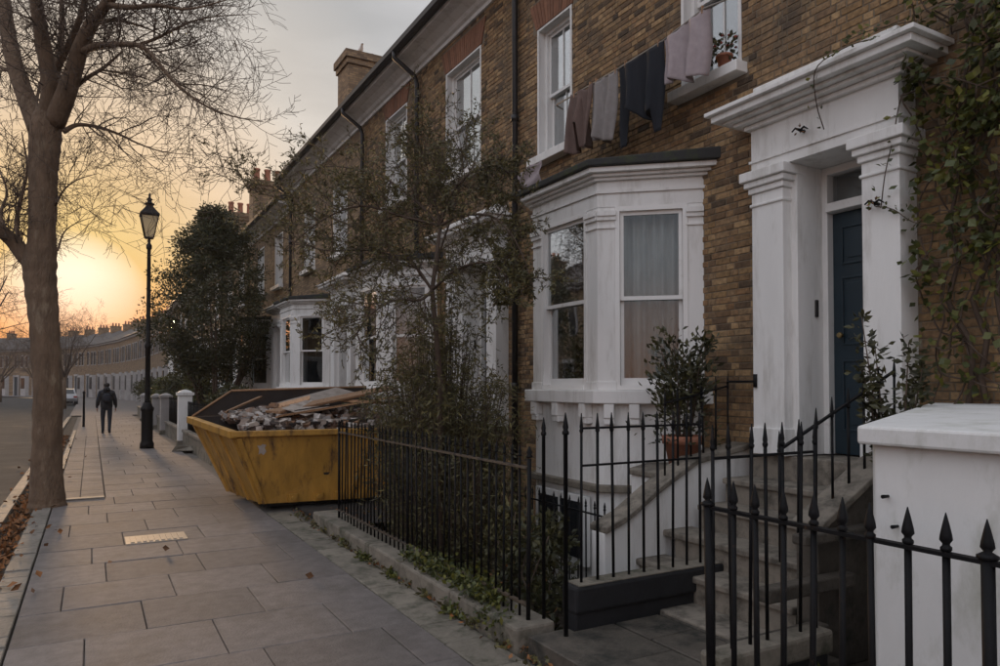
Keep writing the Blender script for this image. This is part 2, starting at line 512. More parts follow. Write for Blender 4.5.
    def mesh(s, name, m, origin=V((0, 0, 0))):
        me = bpy.data.meshes.new(name)
        ox, oy, oz = origin
        me.from_pydata([(x - ox, y - oy, z - oz) for x, y, z in s.v], [], s.f)
        at = me.attributes.new('tint', 'FLOAT', 'FACE')
        at.data.foreach_set('value', s.t)
        me.polygons.foreach_set('use_smooth', s.smooth)
        me.materials.append(m)
        me.update()
        return me
    def build(s, name, m, parent=None, origin=None, bevel=0, **kw):
        if origin is None:
            origin = WL[parent.name] if parent is not None else V(s.v[0])
        origin = V(origin)
        o = bpy.data.objects.new(name, s.mesh(name, m, origin))
        link(o, parent, origin)
        tag(o, **kw)
        if bevel:
            md = o.modifiers.new('bevel', 'BEVEL')
            md.width = bevel
            md.segments = 2
            md.limit_method = 'ANGLE'
        return o

def part_from_mesh(name, me, parent, origin):
    o = bpy.data.objects.new(name, me)
    link(o, parent, V(origin))
    return o

def kids(o): return [c for c in COL.objects if c.parent == o]
def copy_thing(root, loc, rotz, **kw):
    r = root.copy()
    COL.objects.link(r)
    r.location = loc
    r.rotation_euler = (0, 0, rotz)
    for ch in list(root.children):
        c = ch.copy(); COL.objects.link(c); c.parent = r
        for g in list(ch.children):
            d = g.copy(); COL.objects.link(d); d.parent = c
    tag(r, **kw)
    return r

def at(u, v, d):
    """point of the place seen at (u, v) of the photograph, d metres ahead"""
    r = (u - 500) / 722
    return V((d * (math.sin(YAW) + math.cos(YAW) * r), d * (math.cos(YAW) - math.sin(YAW) * r), 1.65 + (385 - v) * d / 722))

# ------------------------------------------------------------------ ground, road, pavement
def sheet(name, x0, x1, y0, y1, z, m, kind='structure', ny=1):
    b = MB()
    b.v = [(x0, y0, z), (x1, y0, z), (x1, y1, z), (x0, y1, z)]
    b.face((0, 1, 2, 3))
    return b.build(name, m, None, V((0, 0, 0)), kind=kind)
sheet('ground', -1200, 1200, -1200, 1200, -0.62, M['ground'])

# the street bends to the left in the distance: its centre line offset from the house fronts
CURVE = [(5.0, 58.0), (4.8, 70.0), (4.2, 84.0), (2.9, 98.0), (0.6, 111.0), (-3.5, 123.0), (-9.0, 133.0), (-17.0, 141.0), (-27, 147), (-40, 150)]
def offset_curve(off):
    P = [V((5.0, 20.0, 0))] + [V((x, y, 0)) for x, y in CURVE]
    out = []
    for i, p in enumerate(P):
        d = (P[min(i + 1, len(P) - 1)] - P[max(i - 1, 0)]).normalized()
        out.append(p + V((-d.y, d.x, 0)) * off)
    return out
def ribbon(b, A, B_, z):
    n0 = len(b.v)
    for p, q in zip(A, B_):
        b.v += [(p.x, p.y, z), (q.x, q.y, z)]
    for i in range(len(A) - 1):
        k = n0 + 2 * i
        b.face((k, k + 1, k + 3, k + 2))
b = MB()
b.v = [(-9.4, -30, -.12), (-0.9, -30, -.12), (-0.9, 20, -.12), (-9.4, 20, -.12)]
b.face((0, 1, 2, 3))
A_, B_ = offset_curve(14.4), offset_curve(5.9)
A_[0], B_[0] = V((-9.4, 20, 0)), V((-0.9, 20, 0))
ribbon(b, A_, B_, -.12)
b.build('road', M['asphalt'], None, V((0, 0, 0)), kind='structure')

# pavement bed + slabs
pave = MB()
pave.box(-0.655, 2.62, -8, 45, -0.5, -0.055)
pave.box(-0.44, 0.19, 12.2, 45, -0.054, -0.034)
b = pave
A_, B_ = offset_curve(5.6), offset_curve(2.3)
b2 = MB()
pavement = pave.build('pavement', M['joint'], None, V((0, 0, 0)), kind='structure')
slab_cache = {}
def slab(x0, x1, y0, y1, name='paving_slab', m='slab', top=0.0, th=0.05, parent=pavement, tint=None, tiltv=0.003, gap=0.005):
    w, l = round(x1 - x0 - gap, 3), round(y1 - y0 - gap, 3)
    if w < 0.03 or l < 0.03: return
    k = (w, l, m, th, rnd.randrange(3))
    if k not in slab_cache:
        bb = MB()
        t = rnd.random()
        c = 0.006
        W, L = w / 2, l / 2
        # chamfered slab: sides, arris, top
        ring = lambda ww, ll, z: [(-ww, -ll, z), (ww, -ll, z), (ww, ll, z), (-ww, ll, z)]
        bb.v = ring(W, L, -th) + ring(W, L, -c) + ring(W - c, L - c, 0)
        for lv in (0, 4):
            for i in range(4):
                j = (i + 1) % 4
                bb.face((lv + i, lv + j, lv + 4 + j, lv + 4 + i), t)
        bb.face((8, 9, 10, 11), t)
        slab_cache[k] = bb.mesh(name, M[m])
    o = part_from_mesh(name, slab_cache[k], parent, ((x0 + x1) / 2, (y0 + y1) / 2, top + rnd.uniform(-tiltv, tiltv * .4)))
    o.rotation_euler = (rnd.uniform(-.003, .003), rnd.uniform(-.003, .003), rnd.uniform(-.002, .002))
    return o
y = -1.2
row = 0
far = MB()
nsl = 0
while y < 45:
    l = 0.74
    off = (0.0, -0.46, -0.2, -0.62)[row % 4] + rnd.uniform(-.03, .03)
    right = 1.98
    left = -0.44 if y < 11.9 else 0.2
    x = left
    cuts = [left]
    xx = off + 0.0
    while xx < right:
        if xx > left + 0.12 and xx < right - 0.12: cuts.append(xx)
        xx += 0.78
    cuts.append(right)
    for a, c in zip(cuts[:-1], cuts[1:]):
        # the iron cover sits in its own cut-out
        if y < 8.55 < y + l and a < 0.62 < c:
            pass
        if nsl < 215:
            slab(a, c, y, y + l)
            nsl += 1
        else:
            far.box(a + .004, c - .004, y + .004, y + l - .004, -0.05, rnd.uniform(-.002, .001), rnd.random())
    y += l
    row += 1
o = far.build('paving', M['slab'], pavement, V((0, 0, 0)), kind='stuff')
# border strip of small old paviours beside the dwarf wall
y = 1.0
n = 0
while y < 9.6:
    l = rnd.uniform(0.36, 0.55)
    slab(1.985, 2.29, y, y + l, 'border_stone', 'old_stone', top=-0.004, tiltv=.006, gap=.014)
    y += l
# band of darker blocks along the kerb beyond the tree
y = 12.2
while y < 27:
    for k in range(2):
        slab(-0.44 + k * .315, -0.125 + k * .315, y, y + 0.42, 'small_slab', 'slab', top=0.002, gap=.005)
    y += 0.42
MB().box(-0.44, 0.19, 27, 45, -0.05, -0.002).build('paving_band', M['slab'], pavement, V((0, 0, 0)), kind='stuff')
slab(-0.44, 0.19, 12.02, 12.19, 'edging_stone', 'kerb', top=0.02)
# kerbs: road kerb, tree-pit setts
kerb = MB().box(-1.06, -0.9, -8, 45, -0.3, -0.02).build('kerb', M['joint'], None, V((0, 0, 0)), kind='structure')
y = -0.5
while y < 42:
    slab(-1.06, -0.9, y, y + 0.9, 'kerb_stone', 'kerb', top=0.012, th=.14, parent=kerb, gap=.01)
    y += 0.9
y = 1.0
while y < 11.2:
    l = rnd.uniform(.2, .34)
    slab(-0.655, -0.445, y, y + l, 'edging_sett', 'kerb', top=0.004 + rnd.uniform(-.006, .006), th=.1, gap=.014)
    y += l
while y < 30:
    slab(-0.56, -0.445, y, y + .6, 'edging_sett', 'kerb', top=0.006, th=.1, gap=.012)
    y += .6
sheet('soil_strip', -0.9, -0.6, -8, 45, -0.045, M['soil'])
# pavement and verge round the bend
bb = MB()
A_, B_ = offset_curve(5.9), offset_curve(0.0)
A_, B_ = A_[1:], B_[1:]
A_[0] = V((-1.0, 45, 0)); B_[0] = V((5.0, 45, 0))
ribbon(bb, A_, B_, 0.0)
A_, B_ = offset_curve(40), offset_curve(14.4)
A_[0], B_[0] = V((-40, -30, 0)), V((-9.4, -30, 0))
A_[1], B_[1] = V((-40, 60, 0)), V((-9.4, 60, 0))
ribbon(bb, A_, B_, 0.0)
bb.build('far_pavement', M['slab'], None, V((0, 0, 0)), kind='structure')
# front gardens / forecourt
sheet('forecourt', 2.45, 5.0, 8.35, 14.4, -0.012, M['asphalt'])
sheet('front_gardens', 2.62, 5.0, 14.4, 45, 0.02, M['soil'])
sheet('basement_area_floor', 2.6, 5.02, 3.85, 8.35, -0.55, M['soil'])
sheet('garden_ground', 2.4, 5.02, -6, 2.75, -0.02, M['soil'])

# worn metal cover let into the paving
c = thing('drain_cover', 'small worn metal cover set flush in the paving slabs, catching the light', 'drain cover', (0.62, 8.62, 0))
MB().box(0.33, 0.92, 8.42, 8.84, -0.02, 0.006).build('frame', M['iron_cover'], c)
b = MB()
for i in range(9):
    b.box(0.375 + i * .058, 0.411 + i * .058, 8.47, 8.79, 0.0, 0.012)
b.build('tread_bars', M['iron_cover'], c)

# dead leaves along the kerb strip
b = MB()
for i in range(2600):
    y = 1.5 + 26 * rnd.random() ** 1.6
    x = rnd.gauss(-0.77, 0.07)
    if rnd.random() < .06: x = rnd.uniform(-1.3, -.3)
    if rnd.random() < .004: x = rnd.uniform(-.4, 2.2)
    z = -0.035 if -.9 < x < -.62 else (0.012 if x > -.62 else (-.11 if x < -1.06 else .02))
    d = V((rnd.uniform(-1, 1), rnd.uniform(-1, 1), rnd.uniform(0, .6)))
    b.leaf(V((x, y, z + rnd.uniform(0, .03))), d, rnd.uniform(.05, .1), rnd.uniform(.015, .035), rnd.random())
b.build('fallen_leaves', M['litter'], None, V((0, 0, 0)), kind='stuff', label='brown fallen leaves lying along the kerb', cat='leaves')
b = MB()
for i in range(420):
    y = rnd.uniform(2, 9.5); x = 2.33 + rnd.gauss(0, .05)
    d = V((rnd.uniform(-1, 1), rnd.uniform(-1, 1), rnd.uniform(0, .5)))
    b.leaf(V((x if rnd.random() < .6 else rnd.uniform(2.6, 3.6), y if y > 3.8 else y, 0.012 if x < 2.6 else .1)), d, rnd.uniform(.03, .06), rnd.uniform(.01, .02), rnd.random())
b.build('wall_foot_leaves', M['litter'], None, V((0, 0, 0)), kind='stuff', label='small dead leaves caught against the low kerb wall', cat='leaves')

# ------------------------------------------------------------------ houses
BRK = {}
def brick_mesh(length, m='brick'):
    L = round(length * 40) / 40
    k = (L, m, rnd.randrange(9) if L > .2 else rnd.randrange(4))
    if k not in BRK:
        b = MB()
        t = rnd.random()
        h, c = 0.0525, 0.004
        x = lambda: rnd.uniform(-.0015, .0015)
        f, bk = -0.012 + x(), 0.0
        f = f + .006
        b.v = [(bk, 0, 0), (bk, L, 0), (bk, L, h), (bk, 0, h), (f, c + x(), c), (f, L - c + x(), c), (f, L - c, h - c), (f, c, h - c)]
        b.v = [(p[0], p[1], p[2]) for p in b.v]
        for q in ((4, 7, 6, 5), (0, 4, 5, 1), (1, 5, 6, 2), (2, 6, 7, 3), (3, 7, 4, 0)):
            b.face(q, t)
        BRK[k] = b.mesh('brick', M[m])
    return BRK[k]

def bricks(parent, X, Y0, Y1, Z0, Z1, holes, nparts, near=lambda y, z: 0):
    """stretcher courses broken by headers on the wall plane x = X; the nearest nparts are parts, the rest one part"""
    items = []
    z = Z0
    k = 0
    while z < Z1 - .05:
        iv = [(Y0, Y1)]
        for a, c, e0, e1 in holes:
            if z + .053 > e0 and z < e1:
                nv = []
                for p, q in iv:
                    if c <= p or a >= q: nv.append((p, q)); continue
                    if a - p > .02: nv.append((p, a))
                    if q - c > .02: nv.append((c, q))
                iv = nv
        y = Y0 - .18 + (0.0 if k % 2 else .049)
        j = 0
        while y < Y1:
            L = 0.172 if (j % 2 == 0) else 0.083
            for p, q in iv:
                a, c = max(y, p + .004), min(y + L, q - .004)
                if c - a > .03: items.append((a, c, z))
            y += L + .0075
            j += 1
        z += .060
        k += 1
    items.sort(key=lambda t: near(t[0], t[2]))
    for a, c, z in items[:nparts]:
        L = max(.025, round((c - a) * 40) / 40)
        o = part_from_mesh('brick', brick_mesh(L), parent, (X + rnd.uniform(-.002, .002), (a + c) / 2 - L / 2, z))
    b = MB()
    for a, c, z in items[nparts:]:
        f = X - .006 + rnd.uniform(-.003, .003)
        t = rnd.random()
        n0 = len(b.v)
        h, e = .0525, .004
        b.v += [(X, a, z), (X, c, z), (X, c, z + h), (X, a, z + h), (f, a + e, z + e), (f, c - e, z + e), (f, c - e, z + h - e), (f, a + e, z + h - e)]
        for q in ((4, 7, 6, 5), (0, 4, 5, 1), (1, 5, 6, 2), (2, 6, 7, 3), (3, 7, 4, 0)):
            b.face(tuple(n0 + i for i in q), t)
    if b.v:
        b.build('brickwork', M['brick'], parent, kind='stuff')

def wall_grid(b, X, T, Y0, Y1, Z0, Z1, holes):
    """wall of thickness T behind plane x = X with rectangular openings"""
    ys = sorted({Y0, Y1} | {max(Y0, min(Y1, h[i])) for h in holes for i in (0, 1)})
    zs = sorted({Z0, Z1} | {max(Z0, min(Z1, h[i])) for h in holes for i in (2, 3)})
    for i in range(len(zs) - 1):
        run = None
        for j in range(len(ys) - 1):
            cy, cz = (ys[j] + ys[j + 1]) / 2, (zs[i] + zs[i + 1]) / 2
            solid = not any(h[0] < cy < h[1] and h[2] < cz < h[3] for h in holes)
            if solid:
                if run is None: run = ys[j]
                end = ys[j + 1]
            if (not solid or j == len(ys) - 2) and run is not None:
                b.box(X, X + T, run, end, zs[i], zs[i + 1])
                run = None

def sash_window(parent, fr, a0, a1, z0, z1, inset, main, glazing=1, curtain=None, room=True, sub=True, depth=.6):
    """two sliding sashes set `inset` behind the wall face; children of `main` (a part) or of the thing itself"""
    zm = z0 + (z1 - z0) * .5
    e = .045
    w = a1 - a0
    # box frame
    b = MB()
    for p in ((a0, a0 + e), (a1 - e, a1)):
        b.fbox(fr, p[0], p[1], -inset - .12, -inset + .035, z0, z1)
    b.fbox(fr, a0 + e, a1 - e, -inset - .12, -inset + .035, z1 - e, z1)
    b.fbox(fr, a0 + e, a1 - e, -inset - .12, -inset + .045, z0, z0 + e)
    b.build('sash_frame', M['white_wood'], main)
    for k, (s0, s1, off) in enumerate(((zm - .02, z1 - e, 0.0), (z0 + e, zm + .02, -.045))):
        b = MB()
        q0, q1 = a0 + e + .002, a1 - e - .002
        n0, n1 = -inset - .035 + off, -inset - .001 + off
        b.fbox(fr, q0, q0 + .035, n0, n1, s0, s1)
        b.fbox(fr, q1 - .035, q1, n0, n1, s0, s1)
        b.fbox(fr, q0 + .035, q1 - .035, n0, n1, s1 - .038, s1)
        b.fbox(fr, q0 + .035, q1 - .035, n0, n1, s0, s0 + (.038 if k == 0 else .07))
        for g in range(glazing):
            gx = q0 + (q1 - q0) * (g + 1) / (glazing + 1)
            b.fbox(fr, gx - .009, gx + .009, n0 + .006, n1 - .004, s0 + .038, s1 - .038)
        b.build('sash', M['white_wood'], main)
        b = MB()
        nn = (n0 + n1) / 2
        b.fbox(fr, q0 + .03, q1 - .03, nn - .003, nn + .003, s0 + .03, s1 - .03)
        b.build('pane', M['glass'], main)
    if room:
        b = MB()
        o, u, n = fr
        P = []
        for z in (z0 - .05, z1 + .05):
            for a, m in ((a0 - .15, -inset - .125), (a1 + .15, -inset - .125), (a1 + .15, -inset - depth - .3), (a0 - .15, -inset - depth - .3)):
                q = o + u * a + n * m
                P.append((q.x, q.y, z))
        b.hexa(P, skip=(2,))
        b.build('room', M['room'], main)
    if curtain:
        for c0, c1 in curtain:
            b = MB()
            o, u, n = fr
            K = 40
            base = len(b.v)
            for i in range(K + 1):
                a = a0 + w * (c0 + (c1 - c0) * i / K)
                m = -inset - .21 + .06 * math.sin(i * 1.1 + .5 * math.sin(i * .37)) + .025 * math.sin(i * .5 + 1)
                for z in (z0 + .05, z1 - .02):
                    q = o + u * a + n * m
                    b.v.append((q.x, q.y, z))
            for i in range(K):
                b.face((base + 2 * i, base + 2 * i + 2, base + 2 * i + 3, base + 2 * i + 1), .5, True)
            b.build('curtain', M['curtain'], main)

FR5 = (V((5.0, 0, 0)), V((0, 1, 0)), V((-1, 0, 0)))       # the terrace's front: a = world Y, n outwards to the street

def upper_window(h, y0, y1, z0, z1, glazing=1, lod=0, curtain=None):
    s = .035
    b = MB()
    # stucco reveal and surround
    for p in ((y0, y0 + s), (y1 - s, y1)):
        b.fbox(FR5, p[0], p[1], -.30, .008, z0, z1)
    b.fbox(FR5, y0 + s, y1 - s, -.30, .008, z1 - s * .8, z1)
    w = b.build('window', M['stucco'], h, V((5, (y0 + y1) / 2, z0)))
    b = MB()
    b.fbox(FR5, y0 - .06, y1 + .06, -.12, .14, z0 - .1, z0)
    b.build('sill', M['stucco'], w, bevel=.008)
    sash_window(h, FR5, y0 + s, y1 - s, z0 + .001, z1 - s * .8, .13, w, glazing, curtain)
    # rubbed brick flat arch
    if lod == 0:
        n = max(8, int((y1 - y0 + .3) / .075))
        bb = MB()
        for i in range(n):
            t0, t1 = i / n, (i + 1) / n
            cy = (y0 + y1) / 2
            wb, wt = (y1 - y0) / 2 + .02, (y1 - y0) / 2 + .17
            pts = []
            g = .004
            q = [(cy - wb + 2 * wb * t0 + g, z1 + .006), (cy - wb + 2 * wb * t1 - g, z1 + .006), (cy - wt + 2 * wt * t1 - g, z1 + .36), (cy - wt + 2 * wt * t0 + g, z1 + .36)]
            xo = 4.984 + rnd.uniform(-.002, .002)
            bb.hexa([(xo, q[0][0], q[0][1]), (5.01, q[0][0], q[0][1]), (5.01, q[1][0], q[1][1]), (xo, q[1][0], q[1][1]),
                     (xo, q[3][0], q[3][1]), (5.01, q[3][0], q[3][1]), (5.01, q[2][0], q[2][1]), (xo, q[2][0], q[2][1])], rnd.random())
        bb.build('brick_arch', M['red_brick'], h, V((5, (y0 + y1) / 2, z1)), kind='stuff')
    return w

def portico(h, y0, y1, full=True):
    """pilasters, capitals, lintel, cornice and blocking course of the entrance, door set back; y0 near side, y1 far side"""
    p = MB().fbox(FR5, y0 + .3, y1 - .32, -.42, -.40, 1.07, 3.5).build('portico', M['stucco'], h, V((5, (y0 + y1) / 2, 1.08)))
    pw = .28
    for s, (a, c) in enumerate(((y0, y0 + pw), (y1 - pw - .03, y1))):
        b = MB()
        b.fbox(FR5, a, c, -.26, .2, 1.09, 3.24)
        b.fbox(FR5, a - .02, c + .02, -.0, .225, 1.085, 1.30)
        b.build('pilaster', M['stucco'], p, bevel=.006)
        b = MB()
        b.fbox(FR5, a - .012, c + .012, 0, .215, 3.13, 3.155)
        b.fbox(FR5, a - .02, c + .02, -.0, .222, 3.241, 3.29)
        b.fbox(FR5, a - .045, c + .045, -.0, .248, 3.291, 3.34)
        b.fbox(FR5, a - .07, c + .07, -.0, .275, 3.341, 3.42)
        b.build('capital', M['stucco'], p, bevel=.008)
    # inner jambs
    b = MB()
    b.fbox(FR5, y0 + pw, y0 + pw + .06, -.40, .10, 1.09, 3.42)
    b.fbox(FR5, y1 - pw - .09, y1 - pw - .03, -.40, .10, 1.09, 3.42)
    b.build('jamb', M['stucco'], p)
    b = MB().fbox(FR5, y0 - .0, y1 + .0, -.40, .2, 3.421, 3.78)
    b.fbox(FR5, y0 - .015, y1 + .015, 0, .215, 3.50, 3.52)
    b.build('entablature', M['stucco'], p)
    b = MB()
    for i, (n, za, zb) in enumerate(((.24, 3.781, 3.82), (.30, 3.821, 3.85), (.36, 3.851, 3.875), (.43, 3.876, 3.93), (.47, 3.931, 3.965))):
        b.fbox(FR5, y0 - (n - .2), y1 + (n - .2), 0, n, za, zb)
    b.build('cornice', M['stucco'], p, bevel=.005)
    MB().fbox(FR5, y0 + .01, y1 - .01, 0, .19, 3.966, 4.14).build('blocking_course', M['stucco'], p, bevel=.01)
    # door
    d0, d1 = y0 + pw + .06, y1 - pw - .09
    b = MB()
    b.fbox(FR5, d0, d0 + .05, -.33, -.2, 1.09, 3.42)
    b.fbox(FR5, d1 - .05, d1, -.33, -.2, 1.09, 3.42)
    b.fbox(FR5, d0 + .05, d1 - .05, -.33, -.17, 3.05, 3.12)
    b.fbox(FR5, d0 + .05, d1 - .05, -.33, -.2, 3.36, 3.42)
    b.build('door_frame', M['white_wood'], p, bevel=.004)
    MB().fbox(FR5, d0 + .05, d1 - .05, -.29, -.28, 3.12, 3.36).build('fanlight', M['glass'], p)
    b = MB().fbox(FR5, d0 + .051, d1 - .051, -.33, -.27, 1.095, 3.045)
    door = b.build('door', M['navy'], h, V((5.27, d1 - .05, 1.1)))
    w = (d1 - d0 - .1)
    for za, zb in ((1.28, 1.85), (1.97, 2.52), (2.62, 2.93)):
        b = MB()
        c0, c1 = d0 + .05 + w * .17, d0 + .05 + w * .83
        t = .016
        b.fbox(FR5, c0, c1, -.27, -.258, za, za + t)
        b.fbox(FR5, c0, c1, -.27, -.258, zb - t, zb)
        b.fbox(FR5, c0, c0 + t, -.27, -.258, za + t, zb - t)
        b.fbox(FR5, c1 - t, c1, -.27, -.258, za + t, zb - t)
        b.fbox(FR5, c0 + .05, c1 - .05, -.27, -.262, za + .05, zb - .05)
        b.build('door_panel', M['navy'], door, bevel=.003)
    if full:
        MB().tube([V((5.27, d1 - .13, 2.05)), V((5.23, d1 - .13, 2.05)), V((5.215, d1 - .13, 2.05))], [.012, .026, .018], 10).build('door_knob', M['brass'], door)
        MB().tube([V((5.25, d0 + .18, 2.62)), V((5.235, d0 + .15, 2.57)), V((5.24, d0 + .18, 2.52))], .008, 6).build('door_knocker', M['brass'], door)
        # bell on the far jamb
        b = MB().box(5.10, 5.13, d1 - .018, d1 + .0, 2.20, 2.34)
        b.build('doorbell', M['button'], p, bevel=.004)
        MB().fbox(FR5, d0 - .3, d1 + .3, -.9, -.4, 1.0, 3.6).build('hallway', M['room'], p)
    return p

def off_poly(P, off):
    """offset an open plan polyline outwards (to its left-hand side when walking far to near is -x)"""
    out = []
    n = len(P)
    for i in range(n):
        ds = []
        if i > 0: ds.append((P[i] - P[i - 1]).normalized())
        if i < n - 1: ds.append((P[i + 1] - P[i]).normalized())
        ns_ = [V((-d.y, d.x, 0)) for d in ds]
        m = sum(ns_, V()) / len(ns_)
        m.normalize()
        k = off / max(.3, m.dot(ns_[0]))
        q = P[i] + m * k
        if i == 0 or i == n - 1:
            # stay on the wall plane
            d = ds[0]
            t = (5.0 - q.x) / d.x if abs(d.x) > 1e-6 else 0
            q = q + d * t
        out.append(q)
    return out
def bay_window(h, ya, yb, proj=.75, cant=.66, base_z=-.55, detail=True):
    """three-sided bay; ya near end on the wall, yb far end"""
    P = [V((5, ya, 0)), V((5 - proj, ya + cant, 0)), V((5 - proj, yb - cant, 0)), V((5, yb, 0))]
    def band(b, o_out, z0, z1, back=5.0):
        Q = off_poly(P, o_out)
        b.prism([(q.x, q.y) for q in Q], z0, z1)
    b = MB()
    band(b, -.03, base_z, 1.47)
    m = b.build('bay_window', M['stucco'], h, V((5, (ya + yb) / 2, 1.47)))
    b = MB()
    band(b, .085, 1.471, 1.60)
    b.build('bay_sill', M['stucco'], m, bevel=.01)
    b = MB()
    band(b, .045, .62, .69)
    b.build('plinth_band', M['old_stone'], m, bevel=.01)
    # head, cornice, roof
    b = MB()
    band(b, .0, 3.37, 3.50)
    band(b, .02, 3.501, 3.53)
    band(b, .0, 3.531, 3.62)
    b.build('bay_head', M['stucco'], m)
    b = MB()
    for i, (o_, z0, z1) in enumerate(((.04, 3.621, 3.65), (.08, 3.651, 3.68), (.13, 3.681, 3.73))):
        band(b, o_, z0, z1)
    b.build('bay_cornice', M['stucco'], m, bevel=.005)
    b = MB()
    Q = off_poly(P, .17)
    b.prism([(q.x, q.y) for q in Q], 3.731, lambda x, y: 3.80 + (x - 4.1) * .05)
    b.build('bay_roof', M['lead'], m, bevel=.012)
    # corner piers and windows
    b = MB()
    pw = .17
    segs = [(P[0], P[1]), (P[1], P[2]), (P[2], P[3])]
    frs = []
    for i, (s0, s1) in enumerate(segs):
        u = (s1 - s0).normalized()
        n = V((-u.y, u.x, 0))
        L = (s1 - s0).length
        fr = (s0, u, n)
        frs.append((fr, L))
    th = .16
    for i, (fr, L) in enumerate(frs):
        e0 = .15 if i == 0 else .17
        e1 = .17 if i < 2 else .15
        b = MB()
        b.fbox(fr, 0.002, e0, -th, -.004 + i * .001, 1.601, 3.369)
        b.fbox(fr, L - e1, L - .002, -th, -.004 + i * .001, 1.601, 3.369)
        b.build('pier', M['stucco'], m, bevel=.004)
        for a, c in ((0.0, e0 + .012), (L - e1 - .012, L)):
            b = MB()
            for n1, z0, z1 in ((.012, 3.16, 3.18), (.02, 3.24, 3.28), (.035, 3.2801, 3.33)):
                b.fbox(fr, a - .0, c, -.05, n1 + i * .0013, z0 + i * .001, z1)
            b.build('pier_capital', M['stucco'], m, bevel=.003)
            MB().fbox(fr, a, c, -.05, .012 + i * .0013, 1.6, 1.68).build('pier_base', M['stucco'], m, bevel=.003)
        cur = None
        if detail:
            cur = {0: [(0.02, .98)], 1: [(0.0, .16)], 2: [(0.0, .9)]}[i]
        sash_window(h, fr, e0, L - e1, 1.602, 3.369, .03, m, 0, cur, room=False)
        # corbels below sill
        if detail:
            for a in ((.12, .6, L - .16) if i < 2 else (L - .2,)):
                b = MB()
                b.fbox(fr, a, a + .1, -.03, .06, 1.27, 1.33)
                b.fbox(fr, a, a + .1, -.03, .075, 1.3301, 1.47)
                b.build('corbel', M['stucco'], m, bevel=.01)
    # shared room behind, open to the bay
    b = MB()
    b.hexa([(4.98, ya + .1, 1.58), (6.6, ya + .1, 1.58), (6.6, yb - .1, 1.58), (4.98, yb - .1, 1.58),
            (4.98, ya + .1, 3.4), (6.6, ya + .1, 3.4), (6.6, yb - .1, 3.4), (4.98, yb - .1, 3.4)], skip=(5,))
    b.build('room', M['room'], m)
    return m, P

HOUSE = {}
def house(Y0, Y1, label, wins, port, bay, mode='bricks', eaves=7.45, roof_h=2.2, nparts=300, pipes=(), detail=True, glz=1, curt=None, white_head=False, part_label=None):
    h = thing('terraced_house', label, 'house', (5, (Y0 + Y1) / 2, 0), 'brick houses of the terrace')
    holes = [(a, c, z0, z1) for a, c, z0, z1 in wins]
    if port: holes.append((port[0] + .2, port[1] - .2, 1.0, 3.7))
    if bay: holes.append((bay[0] + .05, bay[1] - .05, 1.55, 3.45))
    fz = eaves - .25
    b = MB()
    wall_grid(b, 5.0, .33, Y0, Y1, -.6, fz + .2, holes)
    b.box(5.33, 12.5, Y0, Y0 + .15, -.6, fz + .2)
    b.box(5.33, 12.5, Y1 - .15, Y1, -.6, fz + .2)
    b.box(12.5, 12.7, Y0, Y1, -.6, fz + .2)
    b.build('wall', M['mortar'] if mode == 'bricks' else M['brick_far'], h)
    if mode == 'bricks':
        bh = []
        for a, c, z0, z1 in wins:
            bh.append((a - .0, c + .0, z0 - .1, z1))
            bh.append((a - .10, c + .10, z1, z1 + .365))
            bh.append((a - .06, c + .06, z0 - .1, z0))
        if port: bh += [(port[0] - .0, port[1] + .0, 1.0, 4.14)]
        if bay: bh += [(bay[0] + .02, bay[1] - .02, -.6, 3.83)]
        cp = V((0, 0, 1.65))
        def nearness(y, z):
            p = V((5, y, z))
            q = p - cp
            dep = q.x * math.sin(YAW) + q.y * math.cos(YAW)
            lat = q.x * math.cos(YAW) - q.y * math.sin(YAW)
            if dep < .1: return 1e6
            u, vv = 500 + lat / dep * 722, 385 - q.z / dep * 722
            vis = -10 < u < 1010 and -10 < vv < 676 and z > .9
            return dep + (0 if vis else 1000)
        bricks(h, 5.0, Y0, Y1, -.55, fz, bh, nparts, nearness)
    # cove cornice, gutter, roof
    MB().extr([(5.01, fz - .02), (4.955, fz - .02), (4.945, fz + .03), (4.90, fz + .05), (4.86, fz + .09), (4.74, fz + .15), (4.60, fz + .17), (4.585, fz + .22), (5.01, fz + .22)], Y0, Y1).build('cornice', M['stucco'], h)
    MB().extr([(4.60, fz + .225), (4.51, fz + .20), (4.46, fz + .235), (4.45, fz + .31), (4.47, fz + .31), (4.60, fz + .31)], Y0, Y1).build('gutter', M['pipe'], h)
    e1 = fz + .28
    b = MB().extr([(4.55, e1 + .05), (8.8, e1 + roof_h), (12.9, e1), (12.9, e1 - .05), (8.8, e1 + roof_h - .08), (4.58, e1 - .04)], Y0, Y1)
    b.build('roof', M['slate'], h)
    for a, c, z0, z1 in wins:
        upper_window(h, a, c, z0, z1, glazing=glz, lod=0 if mode == 'bricks' else 1, curtain=curt)
    if port: portico(h, port[0], port[1], detail)
    bw = None
    if bay: bw = bay_window(h, bay[0], bay[1], detail=detail)
    for py, z0, z1 in pipes:
        b = MB()
        b.tube([(4.5, py, fz + .22), (4.5, py, fz + .12), (4.88, py, fz - .12), (4.925, py, fz - .25), (4.925, py, z0)], .042, 10)
        for zz in [z0 + .3 + k * 1.8 for k in range(int((z1 - z0) / 1.8) + 1)]:
            if zz < fz - .4: b.lathe((4.925, py, zz), [(.055, 0), (.055, .08)], 10)
        b.build('downpipe', M['pipe'], h)
    HOUSE[label] = (h, bw)
    return h, bw

